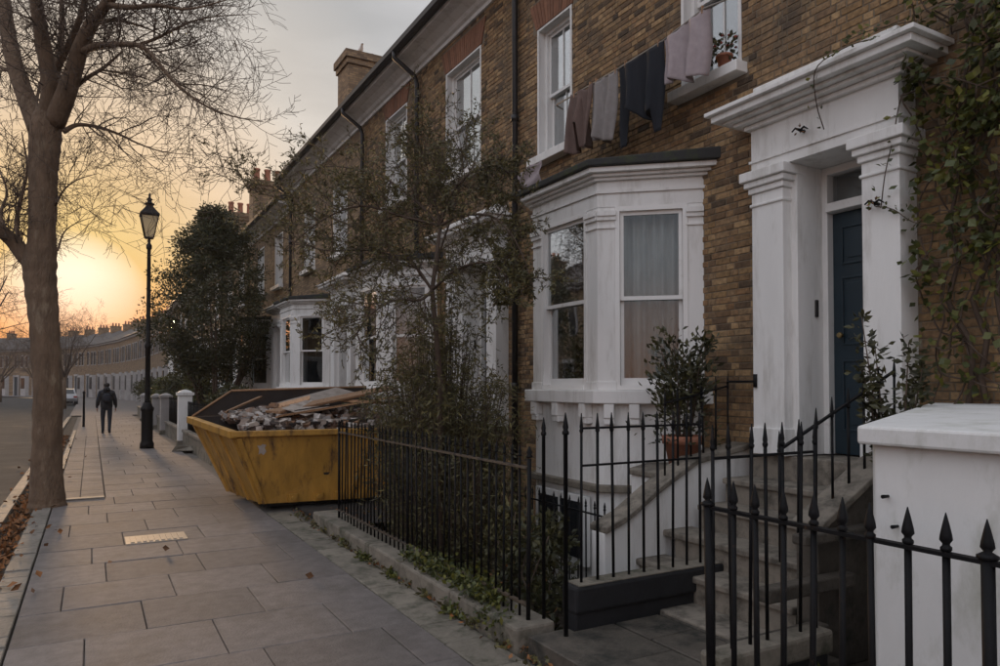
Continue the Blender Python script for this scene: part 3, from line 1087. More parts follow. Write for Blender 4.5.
h1, (bay1, bayP) = house(2.1, 8.35, 'nearest brick house with navy door, white canted bay window and washing hanging above it',
    [(4.47, 5.22, 4.5, 6.25), (7.07, 7.84, 4.55, 6.25)], (2.93, 4.2), (4.94, 7.43), pipes=((8.3, -.5, 7.2),), curt=[(.0, .22)])
h2, _ = house(8.35, 14.66, 'brick house behind the yellow skip and straggling bush, second along the terrace',
    [(9.4, 10.62, 4.93, 6.72), (12.3, 13.4, 5.1, 6.85)], (8.6, 10.2), (10.95, 13.6), pipes=((11.68, 0, 7.2), (14.62, 0, 7.2)), curt=[(0, .2)])
house(-4.2, 2.1, 'ivy covered brick house at the right edge behind the white rendered wall', [(-2.6, -1.5, 4.55, 6.25), (.2, 1.3, 4.55, 6.25)], None, None, mode='far', detail=False)
labs = ['third terraced house, white canted bay seen just above the skip', 'fourth terraced house, its brick wall beside the dark evergreen tree',
        'fifth terraced house, mostly hidden behind the dark evergreen tree', 'sixth terraced house, seen left of the evergreen trunk', 'seventh terraced house along the straight row',
        'eighth terraced house, last of the straight row before the bend']
y = 14.66
for i, lb in enumerate(labs):
    W = 6.31
    ev = 7.45 if i == 0 else 6.95
    house(y, y + W, lb, [(y + 1.2, y + 2.25, 4.7, 6.3), (y + 3.9, y + 4.95, 4.7, 6.3)], (y + .3, y + 1.8), (y + 2.5, y + 5.1) if i != 1 else (y + 2.6, y + 5.2),
          mode='far', eaves=ev, detail=False, pipes=((y + W - .05, 0, 7),))
    y += W
YE = y   # 52.5

# chimney stacks on the party walls (parts of their houses)
def chimney(h, x, y, w, d, z0, z1, pots, aer=True):
    b = MB()
    b.box(x - w / 2, x + w / 2, y - d / 2, y + d / 2, z0, z1 - .35)
    b.box(x - w / 2 - .05, x + w / 2 + .05, y - d / 2 - .05, y + d / 2 + .05, z1 - .35, z1 - .2)
    b.box(x - w / 2 - .1, x + w / 2 + .1, y - d / 2 - .1, y + d / 2 + .1, z1 - .2, z1)
    c = b.build('chimney', M['brick_far'], h, V((x, y, z0)))
    for k in range(pots):
        px = x - w / 2 + w * (k + .5) / pots
        MB().lathe((px, y, z1), [(.15, 0), (.13, .1), (.115, .45), (.14, .5), (.14, .56), (.1, .56)], 10).build('chimney_pot', M['pot'], c)
hs = [HOUSE[l][0] for l in labs]
chimney(hs[0], 6.6, 19.4, 1.25, .95, 7.8, 10.75, 0)
chimney(hs[2], 6.4, 30.3, 1.7, .8, 7.6, 9.9, 4)
chimney(hs[3], 6.4, 36.5, 1.7, .8, 7.6, 9.9, 4)
chimney(hs[4], 6.4, 43.0, 1.7, .8, 7.6, 9.9, 4)
chimney(hs[5], 6.4, 49.0, 1.7, .8, 7.6, 9.9, 4)
# cowls and aerials on the near stack and roofs
def aerial(p, hgt, label, n=5, mirror=1):
    t = thing('tv_aerial', label, 'aerial', p)
    b = MB().tube([V(p), V(p) + V((0, 0, hgt))], .018, 5)
    b.build('mast', M['iron'], t)
    b = MB()
    q = V(p) + V((0, 0, hgt - .1))
    b.tube([q - V((.0, .5 * mirror, 0)), q + V((0, .4 * mirror, .0))], .014, 4)
    for i in range(n):
        c = q + V((0, -.45 + .8 * i / (n - 1), 0)) * 1.0
        b.tube([c - V((.22, 0, .0)), c + V((.22, 0, .06))], .01, 4)
    b.build('aerial_head', M['iron'], t)
aerial((5.6, 12.3, 7.9), 1.6, 'thin aerial pole on the eaves above the middle downpipe', 3)
aerial((5.9, 22.6, 7.8), 1.3, 'aerial on the roof left of the big chimney stack')
aerial((5.7, 25.6, 7.6), 1.1, 'aerial further down the roof above the treetop', 4, -1)
aerial((6.0, 27.6, 7.6), .9, 'small aerial beside the chimney with four pots', 4)
for k, dy in enumerate((-.2, .25)):
    t = thing('gull', ('gull on the near corner of the big chimney', 'gull on the far end of the big chimney')[k], 'bird', (6.4 + k * .45, 19.4 + dy, 10.75))
    p = V((6.4 + k * .45, 19.4 + dy, 10.75))
    MB().tube([p + V((0, .2, .14)), p + V((0, .1, .17)), p + V((0, 0, .18)), p + V((0, -.1, .22)), p + V((0, -.14, .3)), p + V((0, -.19, .31)), p + V((0, -.25, .29))],
              [.01, .05, .075, .06, .035, .035, .006], 8).build('body', M['white_wood'], t)
    b = MB()
    for s in (-.03, .03): b.tube([p + V((s, 0, 0)), p + V((s, 0, .13))], .008, 4)
    b.build('legs', M['timber'], t)

# distant houses round the bend: one house built, then copied
def far_house():
    h = thing('distant_house', 'proto', 'house', (0, 0, 0), 'distant terraced houses curving across the end of the street')
    W = 4.5
    MB().box(0, 8, 0, W, -.3, 7.1).build('wall', M['brick_far'], h)
    MB().extr([(-.3, 7.1), (4, 9.3), (8.3, 7.1), (8.3, 7.0), (-.3, 7.0)], .0, W).build('roof', M['slate'], h)
    MB().extr([(-.2, 6.99), (-.2, 6.86), (-.03, 6.78), (-.03, 6.99)], 0, W).build('cornice', M['dull_stucco'], h)
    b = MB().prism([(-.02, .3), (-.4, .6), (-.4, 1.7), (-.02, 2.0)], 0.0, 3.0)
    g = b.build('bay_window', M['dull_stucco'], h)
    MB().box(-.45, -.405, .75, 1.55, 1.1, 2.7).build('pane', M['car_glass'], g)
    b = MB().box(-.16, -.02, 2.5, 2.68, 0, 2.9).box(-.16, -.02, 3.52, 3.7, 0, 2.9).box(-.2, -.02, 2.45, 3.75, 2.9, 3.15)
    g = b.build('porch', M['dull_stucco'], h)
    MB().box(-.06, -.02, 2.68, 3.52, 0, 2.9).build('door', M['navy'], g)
    for yy in (.5, 1.55, 3.0):
        w = MB().box(-.06, .02, yy - .06, yy + .66, 4.3, 6.2).build('window', M['dull_stucco'], h)
        MB().box(-.085, -.065, yy + .04, yy + .56, 4.4, 6.1).build('pane', M['car_glass'], w)
    c = MB().box(3.3, 4.6, -.28, .28, 8.0, 9.9).box(3.24, 4.66, -.34, .34, 9.9, 10.02).build('chimney', M['brick_far'], h)
    b = MB()
    for k in range(3): b.lathe((3.55 + k * .4, 0, 10.02), [(.12, 0), (.10, .45)], 7)
    b.build('chimney_pots', M['pot'], c)
    return h
fh = far_house()
P = [V((5.0, YE, 0))] + [V((x, y, 0)) for x, y in CURVE]
acc = []
i, pos = 0, P[0].copy()
seg = 0
pts = [P[0]]
# walk the curve in 5.6 m steps
cur = P[0].copy(); k = 1
while k < len(P):
    d = P[k] - cur
    if d.length < 4.5:
        # move through the corner
        rest = 4.5 - d.length
        if k + 1 >= len(P): break
        nd = (P[k + 1] - P[k]).normalized()
        nxt = P[k] + nd * rest
        nxt = cur + (nxt - cur).normalized() * 4.5
        pts.append(nxt); cur = nxt.copy(); k += 1
    else:
        cur = cur + d.normalized() * 4.5
        pts.append(cur.copy())
first = True
lab = 'distant brick terraced house with white ground floor, one of the row curving round the bend'
for a, c in zip(pts[:-1], pts[1:]):
    d = c - a
    rz = math.atan2(d.y, d.x) - math.pi / 2
    if first:
        fh.location = a; fh.rotation_euler = (0, 0, rz); tag(fh, lab)
        first = False
    else:
        copy_thing(fh, a, rz, label=lab)
# houses across the far left
for i in range(17):
    copy_thing(fh, V((-14.2, 13 + 4.5 * i, 0)), math.pi, label='terraced house across the road, opposite the bay windows and mirrored in them')

# ------------------------------------------------------------------ things on the near house
# washing line
line_z = 4.97
t = thing('washing_line', 'washing line strung between the two upper windows of the nearest house', 'washing line', (4.68, 4.6, line_z))
P_ = [V((4.9, 4.35, 5.06)), V((4.68, 4.6, 4.98)), V((4.66, 5.1, 4.90)), V((4.66, 5.8, 4.885)), V((4.67, 6.6, 4.90)), V((4.72, 7.0, 4.94)), V((4.95, 7.2, 5.0))]
MB().tube(P_, .009, 5).build('cord', M['rope'], t)
def line_pt(y):
    for a, c in zip(P_[:-1], P_[1:]):
        if a.y <= y <= c.y: return a.lerp(c, (y - a.y) / (c.y - a.y))
    return P_[-1]
def garment(name, label, y0, y1, drop, m, shape, seed, pegs=True):
    r2 = random.Random(seed)
    root = thing(name, label, 'laundry', line_pt((y0 + y1) / 2), 'washing hung above the bay window')
    b = MB()
    K, J = 26, 22
    ph = r2.uniform(0, 6)
    for j in range(J + 1):
        w = j / J
        for i in range(K + 1):
            s = i / K
            l, r_, dr = shape(s, w)
            y = y0 + (y1 - y0) * (l + (r_ - l) * s)
            p = line_pt(min(max(y, P_[0].y), P_[-1].y))
            amp = .022 + .085 * w
            x = p.x - .008 + amp * (math.sin(s * 13 + ph + w * 1.2) * .6 + math.sin(s * 27 + ph * 2 + w * 2.1) * .3) - .03 * w
            sag = .03 * math.sin(math.pi * min(1, s * 2 % 1)) * (1 - w)
            z = p.z + .01 - sag - drop * dr * w + .02 * math.sin(s * 9 + ph) * w
            b.v.append((x, y + .012 * math.sin(w * 6 + s * 8 + ph), z))
    for j in range(J):
        for i in range(K):
            q = j * (K + 1) + i
            b.face((q, q + K + 1, q + K + 2, q + 1), .5, True)
    o = b.build('cloth', m, root)
    md = o.modifiers.new('solid', 'SOLIDIFY'); md.thickness = .004
    for s in (.12, .85):
        yy = y0 + (y1 - y0) * s
        p = line_pt(yy)
        MB().box(p.x - .012, p.x + .012, yy - .006, yy + .006, p.z - .035, p.z + .035).build('peg', M['timber'], root)
garment('towel', 'large pale towel hanging on the line right beside the upper window with the geranium', 4.56, 5.09, .64, M['c_mauve'], lambda s, w: (.03 * w, 1 - .05 * w, 1 - .30 * s), 1)
garment('shirt', 'black long-sleeved garment hanging in the middle of the line', 5.09, 5.76, .66, M['c_black'], lambda s, w: (0, 1 - .06 * w, 1 + (.35 if s < .15 else .28 if s > .86 else -.12 + .15 * math.sin(s * 5))), 3)
garment('shirt', 'light grey crumpled shirt left of the black garment', 5.76, 6.22, .76, M['c_grey'], lambda s, w: (.03 + .08 * w, 1 - .04 * w, 1 - .18 * s), 4)
garment('trousers', 'brown trousers hanging at the far end of the line', 6.21, 6.62, .68, M['c_brown'], lambda s, w: (0, 1 - .03 * w, 1.0 if abs(s - .5) > .07 else .6), 5)
# pale rag lying over the far corner of the bay roof
root = thing('cloth_rag', 'pale rag draped over the far corner of the bay roof below the washing', 'rag', (4.25, 6.9, 3.82))
b = MB()
for j in range(15):
    for i in range(15):
        s, w = i / 14, j / 14
        b.v.append((4.36 - .1 * s + .02 * math.sin(w * 9 + s * 4), 6.78 + .3 * s, 3.84 + .33 * w * (1 - .3 * s) + .015 * math.sin(s * 11 + w * 3)))
for j in range(14):
    for i in range(14):
        q = j * 15 + i
        b.face((q, q + 1, q + 16, q + 15), .5, True)
o = b.build('cloth', M['c_mauve'], root)
md = o.modifiers.new('solid', 'SOLIDIFY'); md.thickness = .006

# moss tufts on the bay roof
b = MB()
for i in range(900):
    y = rnd.uniform(4.95, 7.3); x = rnd.uniform(4.2, 4.99)
    if x - 4.12 < max(0, (5.6 - y) * 1.15) or x - 4.12 < max(0, (y - 6.8) * 1.1): continue
    b.leaf(V((x, y, 3.795 + (x - 4.1) * .05)), V((rnd.uniform(-.6, .6), rnd.uniform(-.6, .6), 1)), rnd.uniform(.02, .07), .008, rnd.random())
b.build('roof_moss', M['leaf_ivy'], None, V((4.5, 6, 3.8)), kind='stuff', label='green moss and weeds growing on the flat bay roof', cat='moss')

def leaf_cluster(b, c, rad, n, L, w, squash=1.0, droop=0.0):
    for i in range(n):
        d = V((rnd.gauss(0, 1), rnd.gauss(0, 1), rnd.gauss(0, 1)))
        if d.length < .01: continue
        d.normalize()
        p = V(c) + V((d.x, d.y, d.z * squash)) * rad * rnd.random() ** .5
        dd = d + V((rnd.uniform(-.6, .6), rnd.uniform(-.6, .6), rnd.uniform(-.4, .6) - droop))
        b.leaf(p, dd, L * rnd.uniform(.6, 1.2), w * rnd.uniform(.6, 1.2), rnd.random())

# flower pot on the upper sill
def flower_pot(p, label, r=.07, hh=.11, flowers=True, group=None):
    t = thing('flower_pot', label, 'plant pot', p, group)
    MB().lathe(p, [(r * .7, 0), (r * .95, hh * .8), (r * 1.1, hh * .8), (r * 1.1, hh), (r * .9, hh), (r * .85, hh * .85)], 14).build('pot', M['pot'], t)
    b = MB()
    leaf_cluster(b, V(p) + V((0, 0, hh + .07)), .12, 90, .06, .018)
    b.build('foliage', M['leaf_dark'], t)
    if flowers:
        b = MB()
        for i in range(9):
            q = V(p) + V((rnd.gauss(0, .06), rnd.gauss(0, .06), hh + rnd.uniform(.06, .18)))
            b.lathe(q, [(.004, -.01), (.018, 0), (.004, .012)], 6)
        b.build('flowers', M['flower'], t)
flower_pot((4.92, 4.60, 4.5), 'potted geranium on the upper window sill above the washing')
flower_pot((4.92, 4.82, 4.5), 'narrow dark bottle-green pot plant beside the geranium on the upper sill', .04, .16, False)
b = MB()
flower_pot((4.48, 6.35, 1.60), 'small pot plant standing inside the bay window', .05, .09, False)

# old iron bracket fittings on the entrance
def bracket(p, label):
    t = thing('wall_bracket', label, 'bracket', p)
    p = V(p)
    b = MB().tube([p, p + V((-.05, 0, 0)), p + V((-.07, .03, .02)), p + V((-.07, .06, .0))], [.012, .012, .008, .006], 6)
    b.tube([p + V((-.05, 0, 0)), p + V((-.06, -.04, .015)), p + V((-.05, -.07, -.01))], [.01, .008, .004], 6)
    b.build('hook', M['iron'], t)
    leaf = MB()
    leaf_cluster(leaf, p + V((-.05, 0, 0)), .03, 12, .03, .01)
    leaf.build('caught_leaves', M['litter'], t)
bracket((4.80, 3.68, 3.62), 'small iron hook with dead leaves on the lintel over the door')
bracket((4.80, 3.08, 2.92), 'small iron hook with a tendril on the near pilaster')

# entrance steps
st = thing('entrance_steps', 'stone steps with white side walls climbing to the navy door', 'steps', (3.6, 3.6, .08))
MB().box(4.86, 5.42, 2.96, 4.3, .0, 1.08).build('landing', M['step'], st, bevel=.01)
xs = [4.858, 4.58, 4.30, 4.02, 3.74, 3.46]
for k in range(5):
    z1 = 1.08 - .195 * (k + 1)
    x0, x1 = xs[k + 1], xs[k]
    MB().box(x0, x1 + .02 if k == 0 else x1, 2.962, 4.3 + (.04 * k if k > 2 else 0), -.05, z1 - .05).build('riser', M['step'], st)
    MB().box(x0 - .035, x1, 2.963, 4.31 + (.05 * k if k > 1 else 0), z1 - .049, z1).build('step', M['step'], st, bevel=.012)
# stringers
def stringer(name, y0, y1, pts, zb, cap=.05, m='stucco'):
    prof = [(x, z) for x, z in pts] + [(pts[-1][0], zb), (pts[0][0], zb)]
    MB().extr(prof, y0, y1).build(name, M[m], st, bevel=.006)
    top = [(x, z + .001) for x, z in pts] + [(x, z + cap) for x, z in pts[::-1]]
    MB().extr(top, y0 - .03, y1 + .03).build('coping', M['step'], st, bevel=.008)
stringer('side_wall', 4.40, 4.56, [(3.40, .52), (3.62, .60), (3.95, .80), (4.35, 1.0), (4.98, 1.1)], -.5)
stringer('side_wall', 2.80, 2.955, [(3.74, .78), (4.4, 1.12), (4.98, 1.3)], -.05, m='path_stone')
for x0, x1, z0, z1 in ((2.96, 3.7, .10, .28), (3.2, 3.95, .46, .54), (3.5, 4.2, .74, .80)):
    MB().box(x0, x1, 2.70, 2.797, z0, z1).build('side_ledge', M['path_stone'], st, bevel=.012)
# white plinth under the potted tree
pl = thing('white_plinth', 'white rendered block between the steps and the bay, under the potted bay tree', 'plinth', (4.5, 4.8, -.5))
MB().prism([(4.12, 4.57), (4.98, 4.57), (4.98, 5.0), (4.60, 5.28), (4.12, 4.95)], -.54, .87).build('block', M['stucco'], pl, bevel=.01)
MB().prism([(4.09, 4.565), (4.98, 4.565), (4.98, 5.02), (4.62, 5.3), (4.09, 4.97)], .871, .92).build('cap', M['step'], pl, bevel=.01)
# basement window in the bay base
w = MB().box(4.19, 4.245, 5.72, 6.62, -.12, .56).build('basement_window', M['stucco'], h1, V((4.2, 6.1, 0)))
for a, c in ((5.80, 6.14), (6.19, 6.54)):
    MB().box(4.175, 4.187, a, c, -.05, .50).build('pane', M['car_glass'], w)

# garden path between pavement and steps
gp = MB().box(2.62, 3.75, 2.62, 3.98, -.5, .03).build('garden_path', M['joint'], None, V((0, 0, 0)), kind='structure')
ys = [2.78, 3.2, 3.62, 4.0]
for i, x0 in enumerate((2.66, 3.02, 3.40)):
    x1 = (3.01, 3.39, 3.75)[i]
    cuts = ([2.66, 3.25, 3.80], [2.66, 3.0, 3.45, 3.8], [2.66, 3.35, 3.8])[i]
    for a, c in zip(cuts[:-1], cuts[1:]):
        slab(x0, x1, a, c, 'path_slab', 'path_stone', top=.085, th=.05, parent=gp, gap=.01)
slab(2.36, 2.66, 2.36, 3.82, 'threshold_stone', 'path_stone', top=.105, th=.15, parent=gp)

# dwarf walls carrying the railings
def dwarf(name, label, poly, z0, z1, m='old_stone', coping=.0, stones=None):
    t = thing(name, label, 'low wall', (poly[0][0], poly[0][1], 0))
    MB().prism(poly, z0, z1).build('wall', M[m], t, bevel=.015)
    return t
t = thing('kerb_wall', 'low stone kerb wall carrying the long black railing along the pavement', 'low wall', (2.45, 6, 0))
y = 3.87
while y < 8.6:
    l = min(rnd.uniform(.7, 1.0), 8.6 - y)
    if l < .12: break
    MB().box(2.30 + rnd.uniform(-.006, .006), 2.60, y + .005, y + l - .005, -.5, .145 + rnd.uniform(-.004, .004)).build('stone', M['old_stone'], t, V((2.45, y, 0)), bevel=.02)
    y += l
t = thing('kerb_wall', 'low stone kerb wall under the spear-topped railing in the foreground', 'low wall', (2.45, 1, 0))
y = -1.6
while y < 2.34:
    l = min(.82, 2.35 - y)
    MB().box(2.32, 2.60, y + .005, y + l - .005, -.5, .13).build('stone', M['old_stone'], t, V((2.45, y, 0)), bevel=.02)
    y += l
t = thing('blackened_wall', 'blackened low wall along the far side of the garden path', 'low wall', (3.1, 3.9, .08))
MB().box(2.72, 4.0, 3.815, 3.93, -.55, .18).build('base', M['black_stone'], t, bevel=.01)
MB().box(2.70, 4.02, 3.79, 3.955, .181, .355).build('coping', M['black_stone'], t, bevel=.02)
MB().box(2.74, 4.0, 3.80, 3.95, .3552, .362).build('coping_top', M['old_stone'], t, bevel=.0)
t = thing('blackened_wall', 'blackened low wall along the near side of the garden path', 'low wall', (3.1, 2.6, .08))
MB().box(2.72, 3.55, 2.60, 2.69, -.3, .18).build('base', M['black_stone'], t, bevel=.01)
MB().box(2.70, 3.56, 2.57, 2.72, .181, .31).build('coping', M['old_stone'], t, bevel=.02)

# white rendered wall on the right with weathered cap
t = thing('white_rendered_wall', 'thick white rendered wall with projecting cap at the right edge', 'wall', (3.5, 1.5, 0))
zc = lambda x, y: 1.475 + (x - 2.9) * .027
MB().prism([(2.94, -1.5), (2.94, 1.92), (3.05, 2.0), (4.98, 2.75), (4.98, -1.5)], -.3, lambda x, y: 1.395 + (x - 2.9) * .027).build('render', M['pier_stucco'], t, bevel=.01)
MB().prism([(2.88, -1.5), (2.88, 1.96), (4.984, 2.84), (4.984, -1.5)], lambda x, y: 1.396 + (x - 2.9) * .027, zc).build('cap', M['pier_stucco'], t, bevel=.012)
for k, (y, z) in enumerate(((1.86, 1.18), (1.82, 1.06))):
    MB().tube([V((2.945, y, z)), V((2.90, y, z))], [.006, .009], 6).build('nail', M['iron'], t)
MB().box(3.6, 3.9, 2.2, 2.6, 1.0, 1.0)

# ------------------------------------------------------------------ railings
def spear_bar_mesh(h, r, head, style, seed=0):
    k = ('bar', round(h, 2), r, style)
    if k not in slab_cache:
        b = MB()
        b.lathe((0, 0, 0), [(r, 0), (r, h)], 8 if r > .012 else 6)
        slab_cache[k] = b.mesh('bar', M['iron'])
        b = MB()
        if style == 'spear':
            b.lathe((0, 0, 0), [(r * 1.0, -.012), (r * 1.5, -.006), (r * 1.5, .004), (r * 1.0, .010), (.012, .016), (.021, .028), (.019, .045), (.010, .085), (.0015, .118)], 6)
        elif style == 'tall':
            b.lathe((0, 0, 0), [(r, -.01), (r * 1.5, 0), (r * 1.5, .01), (r * 1.1, .016), (r * 1.35, .03), (.003, .12)], 6)
        else:
            b.lathe((0, 0, 0), [(r, 0), (r * 1.5, .004), (r * 1.6, .012), (r * 1.0, .02), (r * 1.4, .035), (.002, .075)], 6)
        slab_cache[k + ('h',)] = b.mesh('spearhead', M['iron'])
    return slab_cache[k], slab_cache[k + ('h',)]
def railing(label, a, c, n, z0, ztop, rails, r=.009, style='small', posts=(), rail_m='iron', skip=(), post_top=None, rail_w=.016, zb=None, name='railing', group=None):
    """bars from a to c (plan points); z0, ztop may be functions of the fraction along"""
    a, c = V(a + (0,)), V(c + (0,))
    t = thing(name, label, 'railing', (a.x, a.y, 0), group)
    f0 = z0 if callable(z0) else (lambda s: z0)
    f1 = ztop if callable(ztop) else (lambda s: ztop)
    for i in range(n):
        s = i / (n - 1)
        if i in skip: continue
        p = a.lerp(c, s)
        hd = .11 if style in ('spear', 'tall') else .07
        hgt = f1(s) - hd - f0(s)
        rr = r * (1.7 if i in posts else 1)
        me, hm = spear_bar_mesh(hgt, rr, hd, style)
        bar = part_from_mesh('post' if i in posts else 'bar', me, t, (p.x, p.y, f0(s)))
        bar.rotation_euler = (rnd.gauss(0, .007), rnd.gauss(0, .007), rnd.uniform(0, 1))
        if style != 'plain':
            part_from_mesh('spearhead', hm, bar, (p.x, p.y, f0(s) + round(hgt, 2)))
    d = (c - a).normalized()
    for zr in rails:
        g = zr if callable(zr) else (lambda s: zr)
        p0, p1 = a - d * .02, c + d * .02
        K = 6
        b = MB()
        side = V((-d.y, d.x, 0)) * rail_w
        hh = .007
        Q = [a.lerp(c, s / K) for s in range(K + 1)]
        for i in range(K):
            q0, q1 = Q[i], Q[i + 1]
            za, zb_ = g(i / K), g((i + 1) / K)
            b.hexa([(q0 - side)[:2] + (za - hh,), (q1 - side)[:2] + (zb_ - hh,), (q1 + side)[:2] + (zb_ - hh,), (q0 + side)[:2] + (za - hh,),
                    (q0 - side)[:2] + (za + hh,), (q1 - side)[:2] + (zb_ + hh,), (q1 + side)[:2] + (zb_ + hh,), (q0 + side)[:2] + (za + hh,)])
        b.build('rail', M[rail_m], t)
    return t
def T(v): return v
railing('long black iron railing with worn top rail along the pavement beside the skip', (2.46, 8.05), (2.46, 3.98), 39, .14, 1.245, (1.115, .235), .0085, posts=(0, 19, 38), rail_m='worn_iron')
railing('foreground black railing with spearheads along the pavement', (2.46, 2.40), (2.46, -.85), 26, .12, 1.22, (1.092, .24), .0125, style='spear', posts=(0, 9), rail_w=.017)
railing('tall spiked railing on the blackened wall beside the garden path', (2.80, 3.87), (3.86, 3.87), 9, .355, 1.46, (1.365, 1.12), .010, style='tall', rail_w=.008)
t = thing('gate_post', 'tall iron gate post at the corner of the garden path', 'gate post', (2.56, 3.70, .1))
MB().lathe((2.56, 3.70, .1), [(.014, 0), (.014, 1.24), (.022, 1.245), (.022, 1.26), (.015, 1.27), (.019, 1.29), (.003, 1.38)], 8).build('shaft', M['iron'], t)
t = thing('gate_post', 'short iron post behind the mid railing at the corner of the basement area', 'gate post', (2.52, 3.92, .1))
MB().lathe((2.56, 3.95, .1), [(.012, 0), (.012, 1.22), (.018, 1.225), (.018, 1.24), (.013, 1.25), (.016, 1.27), (.003, 1.34)], 8).build('shaft', M['iron'], t)
railing('tall spiked railing along the near side of the garden path', (2.72, 2.64), (3.50, 2.64), 7, .31, 1.44, (1.28,), .010, style='tall', rail_w=.008)
railing('sloping stair railing on the near side of the steps', (3.50, 2.875), (4.62, 2.875), 8, lambda s: .62 + .6 * s, lambda s: 1.37 + .45 * s, (lambda s: 1.27 + .47 * s,), .009, style='tall', rail_w=.010)
railing('short spiked railing at the head of the steps beside the potted bay tree', (4.08, 4.48), (4.80, 4.48), 6, lambda s: .88 + .22 * s, lambda s: 1.60 + .14 * s, (lambda s: 1.50 + .14 * s, ), .009, style='tall', rail_w=.008)
t = thing('wall_hook', 'black iron holdfast fixed to the far pilaster of the entrance', 'bracket', (4.8, 4.22, 1.7))
MB().tube([V((4.8, 4.48, 1.68)), V((4.79, 4.22, 1.68)), V((4.79, 4.18, 1.68))], .009, 6).tube([V((4.79, 4.17, 1.63)), V((4.79, 4.17, 1.74))], .018, 6).build('hook', M['iron'], t)
railing('low railing round the foot of the bay in the basement area', (3.9, 5.05), (3.9, 6.9), 15, -.5, .62, (.5,), .008, style='small', rail_w=.008)

# ------------------------------------------------------------------ skip and its rubbish
sk = thing('skip', 'battered yellow rubbish skip full of rubble and boards on the pavement', 'skip', (2.8, 10.8, 0))
zf, zb = 1.02, 1.50                       # front rim low, raised back
x0t, x1t, x0b, x1b = 1.50, 4.15, 2.02, 3.65
yf_t, yb_t, yf_b, yb_b = 9.80, 12.15, 10.02, 11.75
def skipshell(e):
    """outer shell, e = inset"""
    top = [(1.60 + e, 9.86 + e, 1.02), (4.15 - e, 9.62 + e, 1.02), (4.20 - e, 12.05 - e, 1.18), (1.33 + e, 11.95 - e, 1.13)]
    bot = [(2.0 + e, 10.0 + e, .06), (3.6 - e, 9.80 + e, .06), (3.7 - e, 11.5 - e, .06), (1.80 + e, 11.5 - e, .06)]
    return bot, top
bot, top = skipshell(0)
b = MB()
b.v = bot + top
for q in ((0, 3, 2, 1), (0, 1, 5, 4), (1, 2, 6, 5), (2, 3, 7, 6), (3, 0, 4, 7)): b.face(q)
b.build('body', M['skip'], sk)
bot, top = skipshell(.03)
b = MB()
b.v = bot + top
for q in ((1, 2, 3, 0), (4, 5, 1, 0), (5, 6, 2, 1), (6, 7, 3, 2), (7, 4, 0, 3)): b.face(q)
b.build('inside', M['skip_in'], sk)
_, top = skipshell(0)
tv = [V(p) for p in top]
ctr = sum(tv, V()) / 4
def rim(p, q, w=.05, hh=.045, name='rim'):
    d = (q - p).normalized()
    s = d.cross(V((0, 0, 1))).normalized() * w
    up = V((0, 0, hh))
    p, q = p - d * .04, q + d * .04
    return [p - s - up, q - s - up, q + s - up, p + s - up, p - s + up * .6, q - s + up * .6, q + s + up * .6, p + s + up * .6]
for i in range(4):
    MB().hexa(rim(tv[i], tv[(i + 1) % 4], .045 + .003 * i, .05 + .004 * i)).build('rim', M['skip_in' if i == 2 else 'skip'], sk, bevel=.012)
# raised board along the back
bk = [V(top[3]) + V((.02, .0, .04)), V(top[2]) + V((0, 0, .04))]
b = MB()
P1 = [bk[0], V((1.92, bk[0].y + .02, 1.56)), V((4.15, bk[1].y, 1.62)), bk[1]]
k_ = len(P1)
b.v = [(p.x, p.y, p.z) for p in P1] + [(p.x, p.y + .04, p.z) for p in P1]
b.face((0, 1, 2, 3)); b.face((7, 6, 5, 4))
for i in range(4): b.face((i, (i + 1) % 4, 4 + (i + 1) % 4, 4 + i))
b.build('back_board', M['skip_in'], sk)
MB().tube([P1[0], P1[1]], .018, 6).tube([P1[1], P1[2]], .018, 6).build('board_edge', M['timber'], sk)
# ribs on the pavement end
def on_end(s, w):
    """point on the -x end face: s along y 0..1, w up"""
    bo, to = skipshell(0)
    a = V(bo[0]).lerp(V(bo[3]), s); c = V(to[0]).lerp(V(to[3]), s)
    return a.lerp(c, w)
for s in (.03, .34, .66, .97):
    a, c = on_end(s, .0), on_end(s, .95)
    w = V((0, .04, 0)); o_ = V((-.028, 0, -.008))
    MB().hexa([a + o_ - w, a + V((.01, 0, 0)) - w, a + V((.01, 0, 0)) + w, a + o_ + w, c + o_ - w, c + V((.01, 0, 0)) - w, c + V((.01, 0, 0)) + w, c + o_ + w]).build('rib', M['skip'], sk, bevel=.01)
def on_front(s, w):
    bo, to = skipshell(0)
    return V(bo[0]).lerp(V(bo[1]), s).lerp(V(to[0]).lerp(V(to[1]), s), w)
for s, ww in ((.02, .03), (.72, .03), (.98, .03)):
    a, c = on_front(s, 0), on_front(s, .93)
    w = V((ww, 0, 0)); o_ = V((0, -.03, 0))
    MB().hexa([a + o_ - w, a + o_ + w, a + w, a - w, c + o_ - w, c + o_ + w, c + w, c - w]).build('rib', M['skip'], sk, bevel=.006)
for s in (.25, .45, .62, .8):   # lifting lugs along the foot
    p = on_front(s, .07)
    MB().box(p.x - .06, p.x + .06, p.y - .05, p.y + .02, p.z - .06, p.z + .05).tube([p + V((0, -.02, 0)), p + V((0, -.1, 0))], .03, 10).build('lug', M['skip'], sk)
for yy in (10.1, 11.3): MB().box(2.05, 3.6, yy, yy + .14, 0, .06).build('runner', M['black_stone'], sk)
# peeling sticker patch on the front
p = on_front(.12, .72)
q = on_front(.12, .84)
b = MB()
b.v = [tuple(on_front(s, w) + V((0, -.004, 0))) for s, w in ((.092, .70), (.108, .72), (.118, .69), (.14, .74), (.135, .79), (.15, .83), (.128, .845), (.118, .82), (.10, .83), (.104, .77))]
b.face(tuple(range(10)))
b.build('torn_sticker', M['plaster'], sk)

